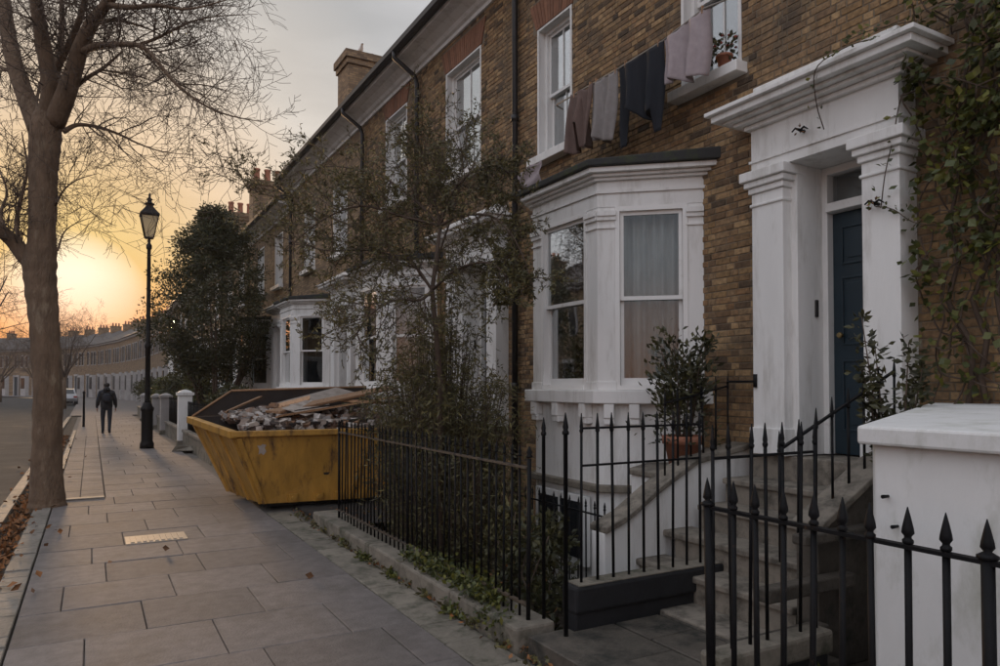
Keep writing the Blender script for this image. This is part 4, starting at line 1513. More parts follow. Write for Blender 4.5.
# rubble
b = MB()
def chunk(b, c, s, tint=.5):
    P8 = []
    for z in (-1, 1):
        for x, y_ in ((-1, -1), (1, -1), (1, 1), (-1, 1)):
            P8.append(V((x * s[0], y_ * s[1], z * s[2])) + V((rnd.uniform(-.3, .3) * s[0], rnd.uniform(-.3, .3) * s[1], rnd.uniform(-.3, .3) * s[2])))
    rot = Matrix.Rotation(rnd.uniform(0, 6), 3, 'Z') @ Matrix.Rotation(rnd.uniform(-.6, .6), 3, 'X')
    b.hexa([rot @ q + V(c) for q in P8], tint)
for i in range(1500):
    x, y = rnd.uniform(1.75, 3.95), rnd.uniform(9.95, 11.95)
    hgt = 1.09 + .22 * math.exp(-((x - 2.75) ** 2) / 1.3 - ((y - 10.9) ** 2) / .5) + .1 * (y - 9.9) / 2
    s = rnd.uniform(.012, .06)
    chunk(b, (x, y, hgt - rnd.uniform(0, .12)), (s, s * rnd.uniform(.6, 1.6), s * rnd.uniform(.3, .8)), rnd.random())
b.box(1.86, 3.85, 10.05, 11.7, .75, .93)
M['rubble'] = mat('rubble', (1, 1, 1), .9, .2, 20, bump=.8, tint=[(.03, .025, .024), (.12, .07, .05), (.30, .25, .21), (.62, .58, .54), (.06, .045, .04), (.24, .13, .07), (.45, .41, .38), (.04, .035, .035)])
b.build('rubble', M['rubble'], None, V((2.8, 10.9, 1)), kind='stuff', label='broken brick, plaster and dust heaped inside the skip', cat='rubble')
def board(name, label, c, L, W, T_, yaw, pitch, roll, m, group='boards lying in the skip'):
    rot = Matrix.Rotation(yaw, 3, 'Z') @ Matrix.Rotation(pitch, 3, 'Y') @ Matrix.Rotation(roll, 3, 'X')
    P8 = []
    for z in (-1, 1):
        for x, y_ in ((-1, -1), (1, -1), (1, 1), (-1, 1)):
            P8.append(rot @ V((x * L / 2 + rnd.uniform(-.06, .06), y_ * W / 2 + rnd.uniform(-.02, .02), z * T_ / 2)) + V(c))
    o = MB().hexa(P8).build(name, M[m], None, V(c), bevel=.004)
    tag(o, label, 'board', group)
board('wooden_board', 'longest pale board lying across the top of the skip', (3.2, 10.7, 1.44), 2.0, .24, .035, R(12), R(-10), R(8), 'timber')
board('wooden_board', 'broad board with orange edge under the longest one in the skip', (3.15, 10.35, 1.34), 1.8, .2, .03, R(6), R(-8), R(-5), 'timber')
board('plasterboard_sheet', 'pale plasterboard sheet tilted at the back of the skip load', (3.0, 11.1, 1.45), 1.2, .42, .02, R(20), R(-12), R(10), 'plaster')
board('plasterboard_sheet', 'white plasterboard offcut at the front left of the skip', (2.25, 10.3, 1.14), .5, .3, .02, R(-20), R(8), R(14), 'plaster')
board('wooden_plank', 'narrow plank sticking out at the right of the skip load', (3.7, 10.6, 1.39), .9, .1, .04, R(-15), R(4), R(3), 'timber')
board('wooden_plank', 'dark plank low beside the rim of the skip', (2.9, 10.05, 1.13), 1.3, .09, .04, R(3), R(-2), R(0), 'skip_in')
board('wooden_board', 'reddish brown board fragment left of the middle of the skip load', (2.5, 10.9, 1.36), .8, .22, .03, R(-8), R(-14), R(12), 'timber')
board('wooden_board', 'dark splintered board jammed under the longest one', (3.0, 10.6, 1.32), 1.2, .2, .03, R(22), R(-6), R(-12), 'skip_in')
board('plasterboard_sheet', 'grey plasterboard piece with torn corner at the middle of the load', (2.7, 10.45, 1.32), .6, .4, .018, R(40), R(-10), R(16), 'plaster')
board('wooden_plank', 'slim plank leaning over the far left corner of the skip', (2.0, 11.4, 1.36), .9, .06, .03, R(50), R(-12), R(0), 'timber')
board('wooden_plank', 'short broken plank at the back right of the load', (3.6, 11.3, 1.48), .7, .12, .03, R(30), R(-5), R(10), 'timber')
for i in range(16):
    x, y = rnd.uniform(1.9, 3.3), rnd.uniform(10.0, 11.0)
    bb = MB(); chunk(bb, (x, y, 1.08 + rnd.uniform(0, .1)), (rnd.uniform(.04, .11), rnd.uniform(.03, .07), rnd.uniform(.012, .03)))
    o = bb.build('plaster_lump', M['plaster'], None, V((x, y, 1.1)))
    tag(o, 'pale lump of broken plaster lying on the rubble in the skip', 'rubble', 'pale plaster lumps in the skip')

# ------------------------------------------------------------------ street lamp
lp = thing('street_lamp', 'black Victorian style lamp post with a four sided lantern on the pavement', 'street lamp', (1.28, 21.0, 0))
c = (1.28, 21.0, 0)
MB().lathe(c, [(.17, 0), (.17, .12), (.15, .16), (.14, .2), (.14, .95), (.16, 1.0), (.16, 1.05), (.12, 1.1), (.10, 1.2)], 12).build('base', M['iron'], lp)
MB().lathe(c, [(.075, 1.2), (.065, 1.25), (.06, 2.6), (.08, 2.62), (.08, 2.7), (.055, 2.74), (.045, 5.2), (.07, 5.24), (.07, 5.32), (.035, 5.38), (.03, 5.5)], 12).build('column', M['iron'], lp)
MB().box(1.05, 1.51, 20.985, 21.015, 4.95, 4.98)
b = MB()
b.lathe(c, [(.14, 5.50), (.15, 5.53)], 4, sm=False, rot=math.pi / 4)
for k in range(4):
    w = math.pi / 4 + k * math.pi / 2
    b.tube([V((c[0] + .145 * math.cos(w), c[1] + .145 * math.sin(w), 5.52)), V((c[0] + .29 * math.cos(w), c[1] + .29 * math.sin(w), 6.08))], .014, 5)
b.lathe(c, [(.30, 6.08), (.33, 6.10), (.33, 6.14), (.24, 6.22), (.12, 6.34), (.10, 6.38)], 4, sm=False, rot=math.pi / 4)
b.lathe(c, [(.10, 6.38), (.13, 6.42), (.06, 6.46), (.05, 6.50), (.08, 6.54), (.03, 6.58), (.03, 6.66), (.005, 6.72)], 10)
b.build('lantern', M['iron'], lp)
MB().lathe(c, [(.13, 5.535), (.272, 6.075)], 4, sm=False, rot=math.pi / 4).build('lantern_glass', M['lantern_glass'], lp)

# ------------------------------------------------------------------ beyond the skip: pillars, garden walls, railings, hedges
def pillar(x, y, hgt, w, label, m='dull_stucco'):
    t = thing('gate_pillar', label, 'pillar', (x, y, 0), 'painted gate pillars along the pavement')
    MB().box(x - w / 2, x + w / 2, y - w / 2, y + w / 2, -.2, hgt - .14).build('shaft', M[m], t, bevel=.01)
    b = MB().box(x - w / 2 - .04, x + w / 2 + .04, y - w / 2 - .04, y + w / 2 + .04, hgt - .14, hgt - .06)
    b.lathe((x, y, hgt - .06), [(w * .72, 0), (w * .55, .04), (.04, .08)], 4, sm=False, rot=math.pi / 4)
    b.build('cap', M[m], t)
    MB().box(x - w / 2 - .03, x + w / 2 + .03, y - w / 2 - .03, y + w / 2 + .03, -.15, .1).build('foot', M['old_stone'], t, bevel=.01)
pillar(2.3, 22.1, 1.50, .36, 'white gate pillar just past the skip', 'stucco')
pillar(2.25, 27.5, 1.35, .34, 'white gate pillar behind the lamp post')
pillar(2.2, 31.0, 1.30, .30, 'grey-white gate pillar right of the walking person')
pillar(2.15, 37.5, 1.25, .30, 'last small gate pillar beyond the walking person')
def gwall(y0, y1, label, hgt=.42):
    t = thing('garden_wall', label, 'low wall', (2.35, y0, 0))
    y = y0
    while y < y1 - .05:
        l = min(.95, y1 - y)
        MB().box(2.22, 2.46, y + .004, y + l - .004, -.2, hgt - .08).build('block', M['old_stone'], t, V((2.35, y, 0)))
        MB().box(2.19, 2.49, y + .003, y + l - .003, hgt - .078, hgt).build('coping_stone', M['step'], t, V((2.35, y, 0)), bevel=.01)
        y += l
gwall(14.9, 21.8, 'low stone garden wall between the skip and the white pillar')
gwall(22.5, 27.2, 'low stone garden wall beyond the white pillar')
gwall(28.0, 36.8, 'low garden wall beyond the lamp post', .5)
gwall(38, 44.5, 'farthest low garden wall on the right side', .5)
railing('dark garden railing between the skip and the white pillar', (2.34, 14.9), (2.34, 21.7), 48, .42, 1.2, (1.12,), .010, rail_w=.012)
railing('dark garden railing beyond the white pillar', (2.34, 22.5), (2.34, 27.2), 34, .42, 1.25, (1.15,), .010, rail_w=.012)
railing('dark garden railing past the lamp post', (2.34, 28), (2.34, 36.8), 60, .5, 1.25, (1.15,), .010, rail_w=.012)
t = thing('gas_cover_stone', 'yellowish mossy stone lying at the foot of the garden wall by the lamp post', 'stone', (2.05, 19.5, 0))
bb = MB(); chunk(bb, (2.08, 19.8, .03), (.22, .3, .06)); bb.build('stone', M['old_stone'], t, bevel=.02)

# ------------------------------------------------------------------ plants
def bush(name, label, c, rx, ry, rz, n, L, w, m, cat='bush', stems=8, base=0.0, clumps=26, group=None, squash=.8):
    t = thing(name, label, cat, (c[0], c[1], base), group)
    b = MB()
    bs = MB()
    for i in range(clumps):
        d = V((rnd.gauss(0, 1), rnd.gauss(0, 1), rnd.gauss(0, 1))).normalized() * rnd.random() ** .4
        q = V((c[0] + d.x * rx, c[1] + d.y * ry, c[2] + d.z * rz))
        leaf_cluster(b, q, min(rx, ry, rz) * rnd.uniform(.28, .5), n // clumps, L, w, squash)
        if i < stems:
            p0 = V((c[0] + rnd.uniform(-.15, .15), c[1] + rnd.uniform(-.15, .15), base))
            bs.tube([p0, p0.lerp(q, .5) + V((rnd.uniform(-.1, .1), rnd.uniform(-.1, .1), .1)), q], [.03 * rx, .02 * rx, .006], 5)
    bs.build('stem', M['twig'], t)
    b.build('foliage', M[m], t)
    return t

# dense evergreen tree beyond the skip
et = thing('evergreen_tree', 'dense dark evergreen tree with several stems between the lamp post and the terrace', 'tree', (3.3, 23.2, 0))
bs, bf = MB(), MB()
tips = []
for i in range(11):
    a = rnd.uniform(0, 6.28)
    p0 = V((3.3 + .25 * math.cos(a), 23.2 + .3 * math.sin(a), 0))
    q1 = p0 + V((.35 * math.cos(a), .35 * math.sin(a), 1.6))
    q2 = p0 + V((1.1 * math.cos(a), 1.1 * math.sin(a), 3.2 + rnd.uniform(-.3, .8)))
    bs.tube([p0, q1, q2], [.06, .045, .02], 6)
    tips.append(q2)
bs.build('trunk', M['twig'], et)
cx, cy = 3.2, 23.3
for i in range(540):
    z = rnd.uniform(2.0, 6.9)
    f = math.sin(math.pi * min(1, max(0, (z - 1.5) / 5.6)) ** .8)
    rr = (1.78 * f + .12) * rnd.random() ** .45 * (1 + .28 * noise.noise(V((z * .9, i * .01, 2))))
    a = rnd.uniform(0, 6.28)
    lump = 1 + .45 * noise.noise(V((math.cos(a) * 1.4, math.sin(a) * 1.4, z * .7)))
    q = V((cx + rr * lump * math.cos(a), cy + rr * lump * 1.1 * math.sin(a), z))
    leaf_cluster(bf, q, rnd.uniform(.18, .36), 84, .10, .024, .9)
for i in range(26):   # thin lower skirt with gaps
    a = rnd.uniform(0, 6.28); rr = rnd.uniform(.2, 1.1)
    leaf_cluster(bf, V((cx + rr * math.cos(a), cy + rr * math.sin(a), rnd.uniform(.6, 2.2))), .25, 40, .12, .03)
bf.build('crown', M['leaf_dark'], et)

# hedges and shrubs along the gardens
hd = [((3.0, 18.2, 1.0), .55, 2.0, .55, 'dark low hedge behind the railing next to the skip'),
      ((3.1, 25.6, 1.1), .6, .9, .6, 'rounded shrub spilling over the wall beyond the white pillar'),
      ((2.9, 29.4, 1.35), .7, 1.1, .75, 'taller clipped shrub behind the lamp post'),
      ((2.8, 34.0, 1.35), .6, 2.4, .55, 'leafy hedge over the wall right of the walking person'),
      ((2.6, 41.5, 1.4), .6, 3.0, .6, 'far hedge beyond the walking person'),
      ((4.1, 33.0, 1.9), .7, 1.0, .9, 'dark round bush in a garden behind the lamp post')]
for c_, rx, ry, rz, lb in hd:
    bush('garden_shrub', lb, c_, rx, ry, rz, 5200, .12, .03, 'leaf_ivy' if 'leafy' in lb or 'rounded' in lb else 'leaf_dark', clumps=60, base=.1)

# twig generator
def grow(bt, start, dirn, length, r0, depth, leafer=None, wig=.25, up=0.0, segs=6, kids_n=4, spread=.7, minr=.0022, sides=4, ratio=.55, from_=.2):
    p = V(start)
    d = V(dirn).normalized()
    pts, rr = [p.copy()], [r0]
    r1 = max(minr, r0 * .25)
    for i in range(segs):
        d = (d + V((rnd.gauss(0, wig), rnd.gauss(0, wig), rnd.gauss(0, wig) + up)) * .6).normalized()
        p = p + d * (length / segs)
        pts.append(p.copy())
        rr.append(r0 + (r1 - r0) * (i + 1) / segs)
    bt.tube(pts, rr, sides, cap=False)
    if leafer: leafer(pts, depth)
    if depth > 0:
        for k in range(kids_n):
            s = from_ + (1 - from_) * (k + rnd.random()) / kids_n
            i = min(segs - 1, int(s * segs))
            q = pts[i].lerp(pts[i + 1], s * segs - i)
            dd = (pts[i + 1] - pts[i]).normalized()
            side = dd.cross(V((rnd.gauss(0, 1), rnd.gauss(0, 1), rnd.gauss(0, 1)))).normalized()
            nd = dd * (1 - spread * .5) + side * spread
            grow(bt, q, nd, length * ratio * rnd.uniform(.6, 1.15), max(minr, rr[i] * .55), depth - 1, leafer, wig, up, max(3, segs - 1), kids_n, spread, minr, max(3, sides - 1), ratio, from_)
    return pts

def resample(pts, n):
    """smooth (Catmull-Rom) run through the points"""
    out = []
    P4 = [pts[0] * 2 - pts[1]] + pts + [pts[-1] * 2 - pts[-2]]
    for i in range(1, len(P4) - 2):
        for k in range(n):
            t = k / n
            a, b_, c_, d_ = P4[i - 1], P4[i], P4[i + 1], P4[i + 2]
            out.append(.5 * ((2 * b_) + (c_ - a) * t + (2 * a - 5 * b_ + 4 * c_ - d_) * t * t + (3 * b_ - a - 3 * c_ + d_) * t ** 3))
    out.append(pts[-1].copy())
    return out

# the big bare street tree
D0 = 9.9
tree = thing('street_tree', 'large bare plane tree with forked trunk beside the road', 'tree', at(48, 505, D0))
def limb(spec, dz=0.0, n=4):
    spec = [(u, v, dd, r * .84) for u, v, dd, r in spec]
    pts = [at(u, v, D0 + dd) for u, v, dd, r in spec]
    rr = [r for *_, r in spec]
    P2 = resample(pts, n)
    R2 = []
    for i in range(len(P2)):
        s = i / n
        k = min(len(rr) - 2, int(s)); f = s - k
        R2.append(rr[k] * (1 - f) + rr[k + 1] * f)
    return P2, R2
bt = MB()
trunk = [(48, 522, 0, .42), (48.5, 510, 0, .31), (48.5, 495, 0, .255), (48, 450, 0, .22), (48, 400, 0, .205), (45, 340, 0, .205), (41, 299, 0, .225), (38, 265, 0, .245), (40, 234, 0, .20), (41, 190, 0, .205), (41, 156, 0, .22), (42, 128, 0, .235), (43, 108, 0, .17)]
TP, TR = limb(trunk, n=8)
nb = len(bt.v)
bt.tube(TP, [r * (1 + .03 * math.sin(i * 1.7)) for i, r in enumerate(TR)], 36)
for q in range(nb, len(bt.v)):      # bark furrows and burrs
    x, y, z = bt.v[q]
    i = (q - nb) // 36
    if i < len(TP):
        c_ = TP[i]
        r_ = V((x, y, z)) - c_
        k_ = 1 + .10 * noise.noise(V((x * 9, y * 9, z * 2.2))) + .05 * noise.noise(V((x * 25, y * 25, z * 6)))
        p_ = c_ + r_ * k_
        bt.v[q] = (p_.x, p_.y, p_.z)
limbs = [
    [(38, 268, 0, .17), (24, 256, .0, .14), (10, 240, -.1, .11), (-10, 222, -.3, .10), (-45, 185, -.6, .08), (-90, 120, -.9, .05)],
    [(20, 250, 0, .05), (14, 222, .2, .035), (20, 190, .3, .03), (24, 165, .4, .02), (18, 130, .5, .01)],
    [(36, 130, 0, .17), (24, 100, .1, .15), (12, 68, .2, .135), (4, 36, .3, .12), (-2, 0, .4, .11), (-10, -50, .5, .09), (-25, -120, .6, .05)],
    [(43, 118, 0, .15), (46, 88, -.1, .13), (42, 58, -.2, .12), (36, 28, -.3, .105), (31, 0, -.4, .095), (24, -50, -.5, .07), (20, -120, -.6, .03)],
    [(47, 85, 0, .085), (53, 62, .3, .075), (56, 40, .4, .055), (57, 15, .5, .045), (56, -20, .6, .035), (60, -80, .7, .02)],
    [(52, 66, .2, .06), (62, 46, .0, .055), (70, 28, -.1, .05), (77, 8, -.2, .045), (82, -20, -.3, .035), (92, -80, -.4, .02)],
    [(50, 122, 0, .17), (62, 92, -.1, .15), (70, 66, -.2, .13), (77, 42, -.3, .115), (87, 20, -.4, .10), (100, 2, -.5, .08), (125, -30, -.7, .06), (160, -80, -.9, .03)],
    [(78, 48, -.3, .06), (90, 43, -.4, .052), (105, 41, -.5, .045), (122, 41, -.6, .04), (138, 43, -.7, .035), (152, 56, -.8, .030), (168, 76, -.9, .026), (186, 92, -1.0, .021), (206, 105, -1.1, .016), (230, 114, -1.2, .011), (262, 120, -1.3, .005)],
    [(132, 42, -.6, .028), (150, 36, -.5, .024), (170, 26, -.4, .02), (190, 17, -.3, .016), (215, 12, -.2, .010), (255, 10, 0, .004)],
    [(66, 90, -.1, .04), (82, 76, 0, .034), (98, 66, .1, .028), (110, 56, .2, .022), (118, 48, .2, .014)],
    [(97, 67, .1, .018), (118, 70, .3, .015), (140, 75, .5, .011), (165, 84, .7, .006)],
    [(60, 130, 0, .045), (74, 123, .1, .034), (94, 125, .2, .028), (115, 132, .3, .022), (136, 142, .4, .015), (160, 150, .5, .010), (196, 154, .6, .004)],
    [(52, 205, 0, .02), (62, 188, -.2, .014), (76, 178, -.3, .010), (96, 172, -.4, .004)],
    [(100, 0, -.5, .05), (125, 3, -.7, .04), (155, 1, -.8, .03), (185, 5, -.9, .018), (225, -5, -1, .008)],
    [(88, 20, -.4, .05), (108, 16, -.2, .03), (130, 20, 0, .02), (155, 30, .2, .010), (175, 46, .4, .005)],
    [(30, 112, 0, .03), (34, 90, .5, .025), (38, 66, .7, .02), (30, 40, .9, .012), (34, 10, 1, .006)],
    [(56, 250, 0, .018), (62, 232, .2, .012), (75, 222, .3, .008), (95, 215, .4, .004)],
    [(10, 240, 0, .04), (-2, 215, .3, .03), (4, 190, .5, .02), (-8, 160, .7, .01)],
    [(12, 70, .2, .04), (-8, 62, .5, .03), (-40, 40, .8, .02)],
]
bm = MB()
tw = MB()
for i, sp in enumerate(limbs):
    Pn, Rn = limb(sp)
    bm.tube(Pn, Rn, 10 if sp[0][3] > .08 else 7)
    L = sum((Pn[k + 1] - Pn[k]).length for k in range(len(Pn) - 1))
    n = int(L * 11)
    for k in range(n):
        s = .12 + .88 * (k + rnd.random()) / n
        j = min(len(Pn) - 2, int(s * (len(Pn) - 1)))
        q = Pn[j]
        dd = (Pn[j + 1] - Pn[j]).normalized()
        side = dd.cross(V((rnd.gauss(0, 1), rnd.gauss(0, 1), rnd.gauss(0, 1)))).normalized()
        big = Rn[j] > .06
        if big and rnd.random() < .45: continue
        ln = rnd.uniform(.5, 1.15) * (1.0 if not big else .95)
        grow(tw, q, dd * .5 + side * .8, ln, min(.011, Rn[j] * .5), 2, None, .22, -.03 if rnd.random() < .6 else .08, 6, 5, .75, .0028, 4, .55, .15)
bt.build('trunk', M['bark'], tree)
bm.build('limbs', M['bark'], tree)
tw.build('twigs', M['twig'], tree)

# second bare tree further along the road edge and one beyond the bend, trees across the road
def bare_tree(label, base, hgt, spread=.6, seed=1, depth=4, r=.2, lean=(0, 0)):
    t = thing('bare_tree', label, 'tree', base)
    b = MB(); b2_ = MB()
    base = V(base)
    top = base + V((lean[0], lean[1], hgt * .35))
    b.tube([base, base.lerp(top, .5), top], [r, r * .8, r * .7], 8)
    b.build('trunk', M['bark'], t)
    for k in range(6):
        a = k * 1.05 + rnd.uniform(-.3, .3)
        grow(b2_, top - V((0, 0, rnd.uniform(0, .1) * hgt)), V((math.cos(a) * spread, math.sin(a) * spread, 1)), hgt * .5, r * .5, depth, None, .16, .05, 6, 4, .7, r * .03, 5, .6)
    b2_.build('crown', M['twig'], t)
bare_tree('small bare tree above the far roofs under the setting sun', (-3.5, 138, 0), 15.5, .8, r=.35)
bare_tree('bare street tree far along the kerb left of the walking person', (-1.6, 58, 0), 7.0, .5, r=.13)
bare_tree('bare tree in the distance right beside the first far kerb tree', (-2.0, 70, 0), 7.0, .5, r=.13)
bare_tree('bare brown tree at the left edge across the road', (-5.6, 41, 0), 9.0, .6, r=.2)
for k, (x, y, hh, lb) in enumerate(((-4.5, 96, 7.5, 'bare tree in front of the far terrace, left of the kerb trees'), (-9.5, 104, 8.0, 'bare tree before the distant houses at the bend'),
        (-7.6, 84, 7.0, 'bare tree on the far side of the road before the bend'), (-13.5, 108, 8.5, 'leftmost bare tree before the distant houses'), (-11.5, 92, 7.5, 'bare tree between the dark car and the distant houses'),
        (-6.2, 108, 7.5, 'bare tree close to the far terrace at the bend'))):
    bare_tree(lb, (x, y, 0), hh, .6, r=.14)
def round_tree(label, c, hgt, rad, n=260, cr_=.5):
    t = thing('leafy_tree', label, 'tree', c)
    c = V(c)
    MB().tube([c, c + V((.1, 0, hgt * .35)), c + V((0, .1, hgt * .7))], [.22, .17, .08], 8).build('trunk', M['bark'], t)
    b = MB()
    for i in range(n):
        d = V((rnd.gauss(0, 1), rnd.gauss(0, 1), rnd.gauss(0, 1))).normalized()
        k = rnd.random() ** .4 * (1 + .3 * noise.noise(d * 2))
        leaf_cluster(b, c + V((d.x * rad * k, d.y * rad * k, hgt * .68 + d.z * hgt * .27 * k)), cr_, 34, .22, .06)
    b.build('crown', M['leaf_dark'], t)
round_tree('leafy tree across the road, seen mirrored in the bay window', (-10.7, 28.6, 0), 8.6, .62, 60, .3)

# straggling bush in the neighbour's garden: small tree above, dense shrub below
st_ = thing('straggling_tree', 'straggling small-leaved garden tree spreading over the long railing', 'tree', (2.93, 6.35, -.5))
bt, bl = MB(), MB()
def open_gap(p):     # foliage thinned along the bay pane's reflected view so it mirrors sky
    return 2.2 < p.z < 3.9 and abs(p.y - (6.3 + (4.25 - p.x) * 1.49)) < .55 and p.x > .8
def leafer(pts, depth):
    if depth > 2: return
    for i in range(len(pts) - 1):
        if i == 0 and depth > 0: continue
        for k in range(4):
            if rnd.random() < .38: continue
            q = pts[i].lerp(pts[i + 1], rnd.random())
            if open_gap(q) and rnd.random() < .8: continue
            d = (pts[i + 1] - pts[i]).normalized() + V((rnd.gauss(0, .7), rnd.gauss(0, .7), rnd.gauss(0, .6)))
            bl.leaf(q, d, rnd.uniform(.03, .055), rnd.uniform(.004, .0085), rnd.random())
b0 = V((2.93, 6.35, -.5))
f1 = at(432, 290, 8.1 * .86)
f2 = at(440, 225, 8.1 * .86)
bt.tube([b0, at(440, 380, 6.95), f1, f2], [.035, .03, .024, .018], 8)
_at = at
def at(u, v, d): return _at(u, v, d * .86)
F1, F2 = at(432, 290, 8.1), at(440, 225, 8.1)
mains = [
    [F1, at(400, 250, 8.6), at(350, 225, 9.4), at(300, 205, 10.2), at(255, 190, 10.8), at(215, 172, 11.2)],
    [F1, at(410, 262, 8.2), at(370, 250, 8.3), at(325, 250, 8.5), at(285, 238, 8.8)],
    [F2, at(415, 200, 8.4), at(380, 175, 8.8), at(335, 165, 9.2), at(295, 170, 9.6)],
    [F2, at(450, 195, 8.0), at(470, 172, 7.8), at(495, 165, 7.6), at(515, 175, 7.4)],
    [F2, at(460, 215, 7.9), at(490, 215, 7.6), at(510, 232, 7.3), at(524, 258, 7.2), at(532, 285, 7.1)],
    [F1, at(455, 270, 7.8), at(485, 262, 7.4), at(505, 275, 7.2), at(508, 300, 7.2)],
    [F1, at(420, 300, 7.9), at(395, 300, 7.7), at(370, 315, 7.6), at(352, 340, 7.6)],
    [F2, at(432, 190, 8.3), at(425, 160, 8.5), at(418, 140, 8.6)],
    [F1, at(440, 250, 8.6), at(455, 205, 9.0), at(462, 170, 9.2), at(458, 145, 9.3)],
    [F2, at(400, 215, 8.0), at(360, 205, 8.0), at(320, 220, 8.0), at(285, 250, 8.1)],
]
at = _at
for mpt in mains:
    Pn = resample(mpt, 4)
    bt.tube(Pn, [.016 - .012 * i / (len(Pn) - 1) for i in range(len(Pn))], 5)
    n = 24
    for k in range(n):
        s = .10 + .9 * (k + rnd.random()) / n
        j = min(len(Pn) - 2, int(s * (len(Pn) - 1)))
        if open_gap(Pn[j]) and rnd.random() < .75: continue
        dd = (Pn[j + 1] - Pn[j]).normalized()
        side = dd.cross(V((rnd.gauss(0, 1), rnd.gauss(0, 1), rnd.gauss(0, 1)))).normalized()
        grow(bt, Pn[j], dd * .6 + side * .8, rnd.uniform(.3, .62) * (.6 if Pn[j].y < 5.9 else 1), .006, 2, leafer, .25, .02, 5, 4, .7, .0018, 3, .55, .1)
bt.build('branches', M['twig'], st_)
bl.build('foliage', M['leaf_olive'], st_)

sh = thing('bamboo_shrub', 'dense fine-leaved shrub growing behind the long railing', 'shrub', (3.3, 6.8, -.5))
bt, bl = MB(), MB()
for i in range(520):
    a = rnd.uniform(0, 6.28)
    rr = rnd.random() ** .5
    p0 = V((3.22 + .36 * rr * math.cos(a), 6.98 + .85 * rr * math.sin(a), -.5))
    hgt = rnd.uniform(1.5, 3.6) * (1 - .42 * rr)
    lean = V((.20 * math.cos(a) * rr, .26 * math.sin(a) * rr, 0))
    p1 = p0 + lean * .5 + V((0, 0, hgt * .6))
    p2 = p0 + lean * 1.5 + V((0, 0, hgt))
    p3 = p2 + lean * .9 + V((0, 0, -.08))
    bt.tube([p0, p1, p2, p3], [.006, .005, .003, .002], 3, cap=False)
    n = int(hgt * 52)
    for k in range(n):
        s = rnd.random()
        q = (p0.lerp(p1, s / .5) if s < .5 else (p1.lerp(p2, (s - .5) / .35) if s < .85 else p2.lerp(p3, (s - .85) / .15)))
        q = q + V((rnd.gauss(0, .05), rnd.gauss(0, .05), rnd.gauss(0, .04)))
        bl.leaf(q, V((rnd.gauss(0, .6), rnd.gauss(0, .6), rnd.uniform(-1.0, .5))), rnd.uniform(.04, .10), rnd.uniform(.004, .010), rnd.random())
bt.build('canes', M['twig'], sh)
bl.build('foliage', M['leaf_olive'], sh)
bush('garden_shrub', 'dark leafy shrub low in the basement area beside the bay', (3.05, 4.7, .15), .25, .4, .5, 1500, .07, .02, 'leaf_dark', base=-.5, clumps=36)
bush('garden_shrub', 'scrappy shrub beside the blackened wall in the basement area', (3.3, 5.6, .1), .35, .4, .5, 1400, .07, .018, 'leaf_olive', base=-.5, clumps=30)

# weeds at the foot of the railing
def weeds(label, cs, m='leaf_ivy'):
    b = MB()
    for (x, y, z, r_, n) in cs:
        for k in range(n):
            q = V((x + rnd.gauss(0, r_ * .5), y + rnd.gauss(0, r_), z + abs(rnd.gauss(0, r_ * .45))))
            b.leaf(q, V((rnd.gauss(0, .7), rnd.gauss(0, .7), rnd.uniform(-.3, 1))), rnd.uniform(.03, .065), rnd.uniform(.009, .018), rnd.random())
    return b.build('weeds', M[m], None, V((cs[0][0], cs[0][1], cs[0][2])), kind='stuff', label=label, cat='weeds')
weeds('green weeds growing through the foot of the long railing and over the kerb wall',
      [(2.38, 4.25, .05, .11, 340), (2.42, 4.5, .15, .12, 420), (2.45, 4.9, .16, .13, 440), (2.42, 5.3, .16, .12, 340), (2.42, 5.7, .15, .10, 220), (2.30, 4.7, .0, .08, 150), (2.27, 5.9, .0, .05, 90), (2.27, 6.6, .0, .05, 80), (2.28, 7.3, 0, .05, 60)])
weeds('weeds in the narrow bed behind the foreground railing', [(2.95, 2.45, .02, .12, 380), (3.1, 2.3, .02, .14, 300), (2.75, 2.2, .05, .1, 160), (3.3, 2.5, 0, .12, 200)])
weeds('moss and grass between the border stones', [(2.28, 3.2 + .4 * i, .0, .05, 26) for i in range(16)], 'leaf_olive')

# potted bay tree
pt = thing('potted_bay_tree', 'bushy bay tree in a terracotta pot beside the steps and the bay window', 'potted plant', (4.37, 4.75, .87))
c = (4.46, 4.67, .922)
MB().lathe(c, [(.11, 0), (.155, .22), (.175, .22), (.18, .29), (.15, .29), (.14, .25)], 20).build('pot', M['pot'], pt)
bt, bl = MB(), MB()
for i in range(9):
    a = i * .7
    p0 = V(c) + V((.05 * math.cos(a), .05 * math.sin(a), .25))
    tip = p0 + V((.14 * math.cos(a), .16 * math.sin(a), rnd.uniform(.5, .9)))
    bt.tube([p0, p0.lerp(tip, .5) + V((.02, 0, .05)), tip], [.009, .007, .003], 5)
    for k in range(130):
        s = rnd.uniform(.35, 1.05)
        q = p0.lerp(tip, s) + V((rnd.gauss(0, .055), rnd.gauss(0, .055), rnd.gauss(0, .05)))
        bl.leaf(q, V((math.cos(a) * .5 + rnd.gauss(0, .6), math.sin(a) * .5 + rnd.gauss(0, .6), rnd.uniform(.0, 1.1))), rnd.uniform(.05, .085), rnd.uniform(.012, .018), rnd.random())
for k in range(260):   # drooping lower growth over the pot
    q = V(c) + V((rnd.gauss(0, .15), rnd.gauss(0, .15), rnd.uniform(.22, .5)))
    bl.leaf(q, V((rnd.gauss(0, .6), rnd.gauss(0, .6), rnd.uniform(-.6, .6))), .05, .012, rnd.random())
bt.build('stems', M['twig'], pt)
bl.build('foliage', M['leaf_dark'], pt)

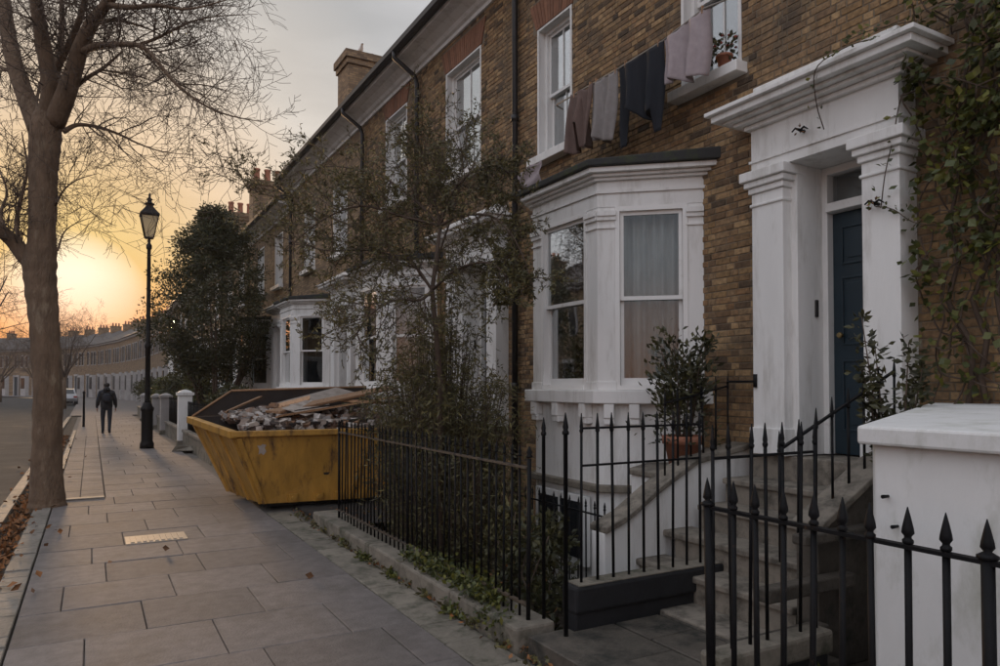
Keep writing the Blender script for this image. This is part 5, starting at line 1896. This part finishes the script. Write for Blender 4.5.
# shrub by the door behind the white wall
ds = thing('door_shrub', 'upright glossy-leaved shrub growing beside the door behind the white wall', 'shrub', (4.42, 2.76, .9))
bt, bl = MB(), MB()
for i in range(9):
    a = rnd.uniform(0, 6.28)
    p0 = V((4.42, 2.76, .9))
    tip = p0 + V((.17 * math.cos(a), .18 * math.sin(a), rnd.uniform(.55, 1.25)))
    mid = p0.lerp(tip, .5) + V((rnd.uniform(-.05, .05), rnd.uniform(-.05, .05), 0))
    bt.tube([p0, mid, tip], [.008, .006, .003], 5)
    for k in range(150):
        s = rnd.uniform(.05, 1.02)
        q = (p0.lerp(mid, s * 2) if s < .5 else mid.lerp(tip, s * 2 - 1)) + V((rnd.gauss(0, .03), rnd.gauss(0, .03), rnd.gauss(0, .02)))
        bl.leaf(q, V((rnd.gauss(0, .7), rnd.gauss(0, .7), rnd.uniform(-.4, .8))), rnd.uniform(.045, .075), rnd.uniform(.011, .018), rnd.random())
bt.build('stems', M['twig'], ds)
bl.build('foliage', M['leaf_dark'], ds)

# ivy on the brick at the right and creeping over the portico
iv = thing('climbing_ivy', 'ivy climbing the brick wall right of the entrance, trailing onto its cornice', 'climbing plant', (4.95, 2.4, 1.5))
bt, bl = MB(), MB()
for i in range(46):
    y = rnd.uniform(1.2, 2.72) if i % 3 else rnd.uniform(2.3, 2.75)
    z = rnd.uniform(1.6, 4.2)
    p = V((4.95, y, z))
    d = V((0, rnd.uniform(-.3, .45), rnd.choice((-1, 1)) * rnd.uniform(.4, 1)))
    pts = [p.copy()]
    for k in range(9):
        d = d + V((0, rnd.gauss(0, .3), rnd.gauss(0, .25)))
        p = p + d.normalized() * rnd.uniform(.09, .16)
        p.x = 4.95 - rnd.random() * (.12 if i % 4 else .28)
        p.y = min(p.y, 2.84)
        pts.append(p.copy())
    bt.tube(resample(pts, 2), .006, 4, cap=False)
    for k in range(44):
        s = rnd.random() * (len(pts) - 1); j = min(len(pts) - 2, int(s))
        q = pts[j].lerp(pts[j + 1], s - j) + V((-abs(rnd.gauss(0, .05)), rnd.gauss(0, .05), rnd.gauss(0, .06)))
        if q.z > 2.0 + rnd.uniform(-.6, .4) or rnd.random() < .3:
            bl.leaf(q, V((-.7 + rnd.gauss(0, .4), rnd.gauss(0, .5), rnd.uniform(-1, .1))), rnd.uniform(.045, .085), rnd.uniform(.018, .032), rnd.random(), .15)
for y in (1.9, 2.18, 2.45, 2.6):
    pts = [V((4.96, y, 1.45))]
    for k in range(12):
        pts.append(V((4.95 - .03 * rnd.random(), pts[-1].y + rnd.gauss(0, .05), 1.45 + .25 * (k + 1))))
    bt.tube(resample(pts, 2), [.02 - .0006 * q for q in range(25)], 6)
for k in range(36):  # thick hanging mass
    c_ = V((4.95 - rnd.random() * .22, rnd.uniform(1.6, 2.62 if k % 3 == 0 else 2.42), rnd.uniform(2.3, 4.3)))
    leaf_cluster(bl, c_, rnd.uniform(.08, .16), 48, rnd.uniform(.045, .08), .022, 1.3, .4)
trails = [[V((4.78, 2.85, 4.0)), V((4.55, 3.0, 3.99)), V((4.50, 3.2, 3.97)), V((4.49, 3.35, 3.9)), V((4.6, 3.42, 3.7)), V((4.72, 3.45, 3.55))],
          [V((4.8, 2.80, 3.75)), V((4.78, 2.9, 3.6)), V((4.77, 2.95, 3.35)), V((4.72, 2.98, 3.1)), V((4.78, 3.05, 2.9))],
          [V((4.9, 2.7, 2.7)), V((4.82, 2.85, 2.75)), V((4.76, 2.95, 2.85)), V((4.76, 3.08, 2.9))],
          [V((4.9, 2.85, 4.15)), V((4.8, 3.1, 4.17)), V((4.8, 3.3, 4.18))]]
for tr in trails:
    Pn = resample(tr, 4)
    bt.tube(Pn, .004, 4)
    for k in range(26):
        q = Pn[rnd.randrange(len(Pn))] + V((rnd.gauss(0, .02), rnd.gauss(0, .03), rnd.gauss(0, .02)))
        bl.leaf(q, V((-.5, rnd.gauss(0, .6), rnd.uniform(-.6, .5))), rnd.uniform(.03, .055), rnd.uniform(.01, .018), rnd.random())
bt.build('stems', M['twig'], iv)
bl.build('foliage', M['leaf_ivy'], iv)

# ------------------------------------------------------------------ walking person, seen from behind
pr = thing('person', 'person in a dark hooded coat and dark trousers walking away on the pavement', 'person', (.46, 28.2, 0))
def skinned(name, verts, edges, radii, m, parent, root=0, sub=2):
    me = bpy.data.meshes.new(name)
    me.from_pydata(verts, edges, [])
    o = bpy.data.objects.new(name, me)
    link(o, parent, WL[parent.name])
    md = o.modifiers.new('skin', 'SKIN')
    for i, r in enumerate(radii):
        me.skin_vertices[0].data[i].radius = (r if isinstance(r, tuple) else (r, r))
    me.skin_vertices[0].data[root].use_root = True
    md.use_smooth_shade = True
    s = o.modifiers.new('sub', 'SUBSURF'); s.levels = sub; s.render_levels = sub
    me.materials.append(m)
    return o
# body in the person's own coordinates: x right, y ahead (walking away), z up
V_ = [(0, 0, .92), (0, 0, 1.10), (0, .01, 1.28), (0, .0, 1.42), (0, .01, 1.50), (0, .02, 1.56), (0, .03, 1.66),
      (-.10, 0, .88), (-.11, .05, .50), (-.10, .0, .09), (-.11, .12, .05),
      (.10, 0, .88), (.10, -.02, .50), (.09, -.16, .10), (.10, -.06, .03),
      (-.19, 0, 1.40), (-.27, -.03, 1.14), (-.29, .06, .93), (-.28, .10, .86),
      (.19, 0, 1.40), (.27, .02, 1.14), (.29, .10, .93), (.28, .14, .86)]
E_ = [(0, 1), (1, 2), (2, 3), (3, 4), (4, 5), (5, 6), (0, 7), (7, 8), (8, 9), (9, 10), (0, 11), (11, 12), (12, 13), (13, 14),
      (3, 15), (15, 16), (16, 17), (17, 18), (3, 19), (19, 20), (20, 21), (21, 22)]
Rr = [(.15, .11), (.15, .11), (.17, .12), (.15, .11), .06, .065, .095, .095, .07, .05, .045, .095, .07, .05, .045,
      .075, .055, .045, .035, .075, .055, .045, .035]
skinned('body', V_, E_, Rr, M['jeans'], pr)
# coat over torso and arms
Vc = [(0, 0, .76), (0, 0, 1.05), (0, .0, 1.25), (0, 0, 1.38), (0, .0, 1.49), (-.17, 0, 1.37), (-.245, -.03, 1.13), (-.27, .06, .93), (.17, 0, 1.37), (.245, .02, 1.13), (.27, .10, .93)]
Ec = [(0, 1), (1, 2), (2, 3), (3, 4), (3, 5), (5, 6), (6, 7), (3, 8), (8, 9), (9, 10)]
skinned('coat', Vc, Ec, [(.225, .17), (.20, .15), (.185, .14), (.165, .13), .085, .08, .068, .055, .08, .068, .055], M['coat'], pr)
skinned('hood', [(0, -.06, 1.44), (0, -.09, 1.52), (0, -.02, 1.60)], [(0, 1), (1, 2)], [.13, .11, .06], M['coat'], pr)
skinned('hair', [(0, -.02, 1.58), (0, -.02, 1.66), (0, .02, 1.71)], [(0, 1), (1, 2)], [.095, .105, .07], M['hair'], pr)
MB().box(0, .001, 0, .001, 0, .001)
skinned('backpack', [(0, -.19, 1.05), (0, -.2, 1.2), (0, -.18, 1.38)], [(0, 1), (1, 2)], [(.14, .08), (.15, .09), (.12, .06)], M['jeans'], pr)
# hands: palm with fingers and thumb
for s, hx, hy in ((-1, -.28, .10), (1, .28, .14)):
    vs, es, rs = [(hx, hy, .86), (hx, hy, .80)], [(0, 1)], [.03, .035]
    for f in range(4):
        k = len(vs)
        fy = hy - .03 + f * .02
        vs += [(hx - s * .0, fy, .76), (hx - s * .012, fy, .73 + abs(f - 1.5) * .004), (hx - s * .028, fy + .004, .705 + abs(f - 1.5) * .006)]
        es += [(1, k), (k, k + 1), (k + 1, k + 2)]
        rs += [.010, .009, .008]
    k = len(vs)
    vs += [(hx, hy + .035, .82), (hx - s * .01, hy + .05, .785)]
    es += [(0, k), (k, k + 1)]
    rs += [.012, .009]
    skinned('hand', vs, es, rs, M['skin'], pr, sub=1)
for s, hx, hy, hz, rt in ((-1, -.105, .04, .03, 0), (1, .095, -.12, .05, .4)):
    skinned('shoe', [(hx, hy - .06, hz), (hx, hy + .06, hz), (hx, hy + .17, hz - .0)], [(0, 1), (1, 2)], [.05, .048, .035], M['coat'], pr, sub=1)

# ------------------------------------------------------------------ parked cars, sign post in the distance
def car(label, loc, rz, m, proto=None):
    t = thing('parked_car', label, 'car', (0, 0, 0), 'cars parked far along the road')
    side = [(-2.05, .35), (-2.1, .62), (-2.0, .9), (-1.55, .97), (-1.05, 1.38), (-.2, 1.46), (.65, 1.38), (1.25, .98), (1.95, .82), (2.12, .6), (2.08, .35)]
    b = MB()
    n = len(side)
    def ring(x, k, zk=1):
        return [(x if z < .95 else x * k, y, z) for y, z in side]
    rows = [ring(-.84, .8), ring(-.80, .72), ring(.80, .72), ring(.84, .8)]
    b.v = rows[0] + rows[3]
    b.face(tuple(range(n)))
    b.face(tuple(range(2 * n - 1, n - 1, -1)))
    for i in range(n):
        j = (i + 1) % n
        b.face((i, n + i, n + j, j))
    b.build('body', m, t, bevel=.06)
    # glazing set proud of the cabin
    b = MB()
    for (ya, za), (yb, zb2) in (((-1.5, 1.0), (-1.08, 1.36)), ((.68, 1.36), (1.2, 1.0))):
        sgn = -1 if ya < 0 else 1
        o_ = V((0, sgn * .012, .012))
        P4 = [V((-.6, ya, za)) + o_, V((.6, ya, za)) + o_, V((.55, yb, zb2)) + o_, V((-.55, yb, zb2)) + o_]
        k = len(b.v); b.v += [tuple(p) for p in P4]; b.face((k, k + 1, k + 2, k + 3))
    for s in (-1, 1):
        k = len(b.v)
        b.v += [(s * .70, -1.3, 1.02), (s * .70, 1.0, 1.02), (s * .665, .6, 1.34), (s * .665, -1.0, 1.34)]
        b.face((k, k + 1, k + 2, k + 3))
    b.build('windows', M['car_glass'], t)
    for x in (-.78, .78):
        for yy in (-1.3, 1.3):
            wl = MB().tube([V((x - .1, yy, .32)), V((x + .1, yy, .32))], .32, 16).build('wheel', M['rubber'], t)
            MB().tube([V((x - .105, yy, .32)), V((x + .105, yy, .32))], .19, 12).build('rim', M['car_silver'], wl)
    for x in (-.65, .65):
        MB().box(x - .13, x + .13, -2.12, -2.03, .68, .82).build('tail_light', M['lamp_red'], t)
        MB().box(x - .15, x + .15, 2.0, 2.10, .62, .76).build('headlight', M['white_wood'], t)
    t.location = loc
    t.rotation_euler = (0, 0, rz)
    return t
car('silver car parked by the kerb in the distance', (-1.95, 74, -.12), R(3), M['car_silver'])
car('dark car parked in front of the silver one near the bend', (-2.6, 82, -.12), R(8), M['car_dark'])
car('dark car at the left edge across the road', (-7.6, 68, -.12), R(180), M['car_dark'])
car('pale car behind the dark one across the road', (-8.0, 76, -.12), R(180), M['car_silver'])
t = thing('kerb_post', 'thin dark post at the kerb left of the walking person', 'post', (-.25, 33, 0))
MB().lathe((-.25, 33, 0), [(.05, 0), (.045, .1), (.035, 1.3), (.05, 1.32), (.05, 1.38), (.01, 1.42)], 8).build('shaft', M['iron'], t)
b = MB()
for i in range(60):
    leaf_cluster(b, V((rnd.uniform(-32, -11), rnd.uniform(70, 118), 1.0)), 1.2, 60, .3, .1)
b.build('far_hedge', M['leaf_dark'], None, V((-15, 90, 0)), kind='stuff', label='low dark hedges in front of the distant houses', cat='hedge')

# ------------------------------------------------------------------ evening haze
hz = MB().box(-80, 60, -30, 170, -1.7, 22).build('haze', M['ground'], None, V((0, 0, 0)), kind='stuff')
hm = bpy.data.materials.new('evening_haze')
hm.use_nodes = True
hm.node_tree.nodes.clear()
pv = N(hm.node_tree, 'ShaderNodeVolumePrincipled')
pv.inputs['Color'].default_value = (0.95, 0.9, 0.85, 1)
pv.inputs['Density'].default_value = 0.0005
pv.inputs['Anisotropy'].default_value = 0.2
oo = N(hm.node_tree, 'ShaderNodeOutputMaterial')
hm.node_tree.links.new(pv.outputs[0], oo.inputs['Volume'])
hz.data.materials.clear()
hz.data.materials.append(hm)
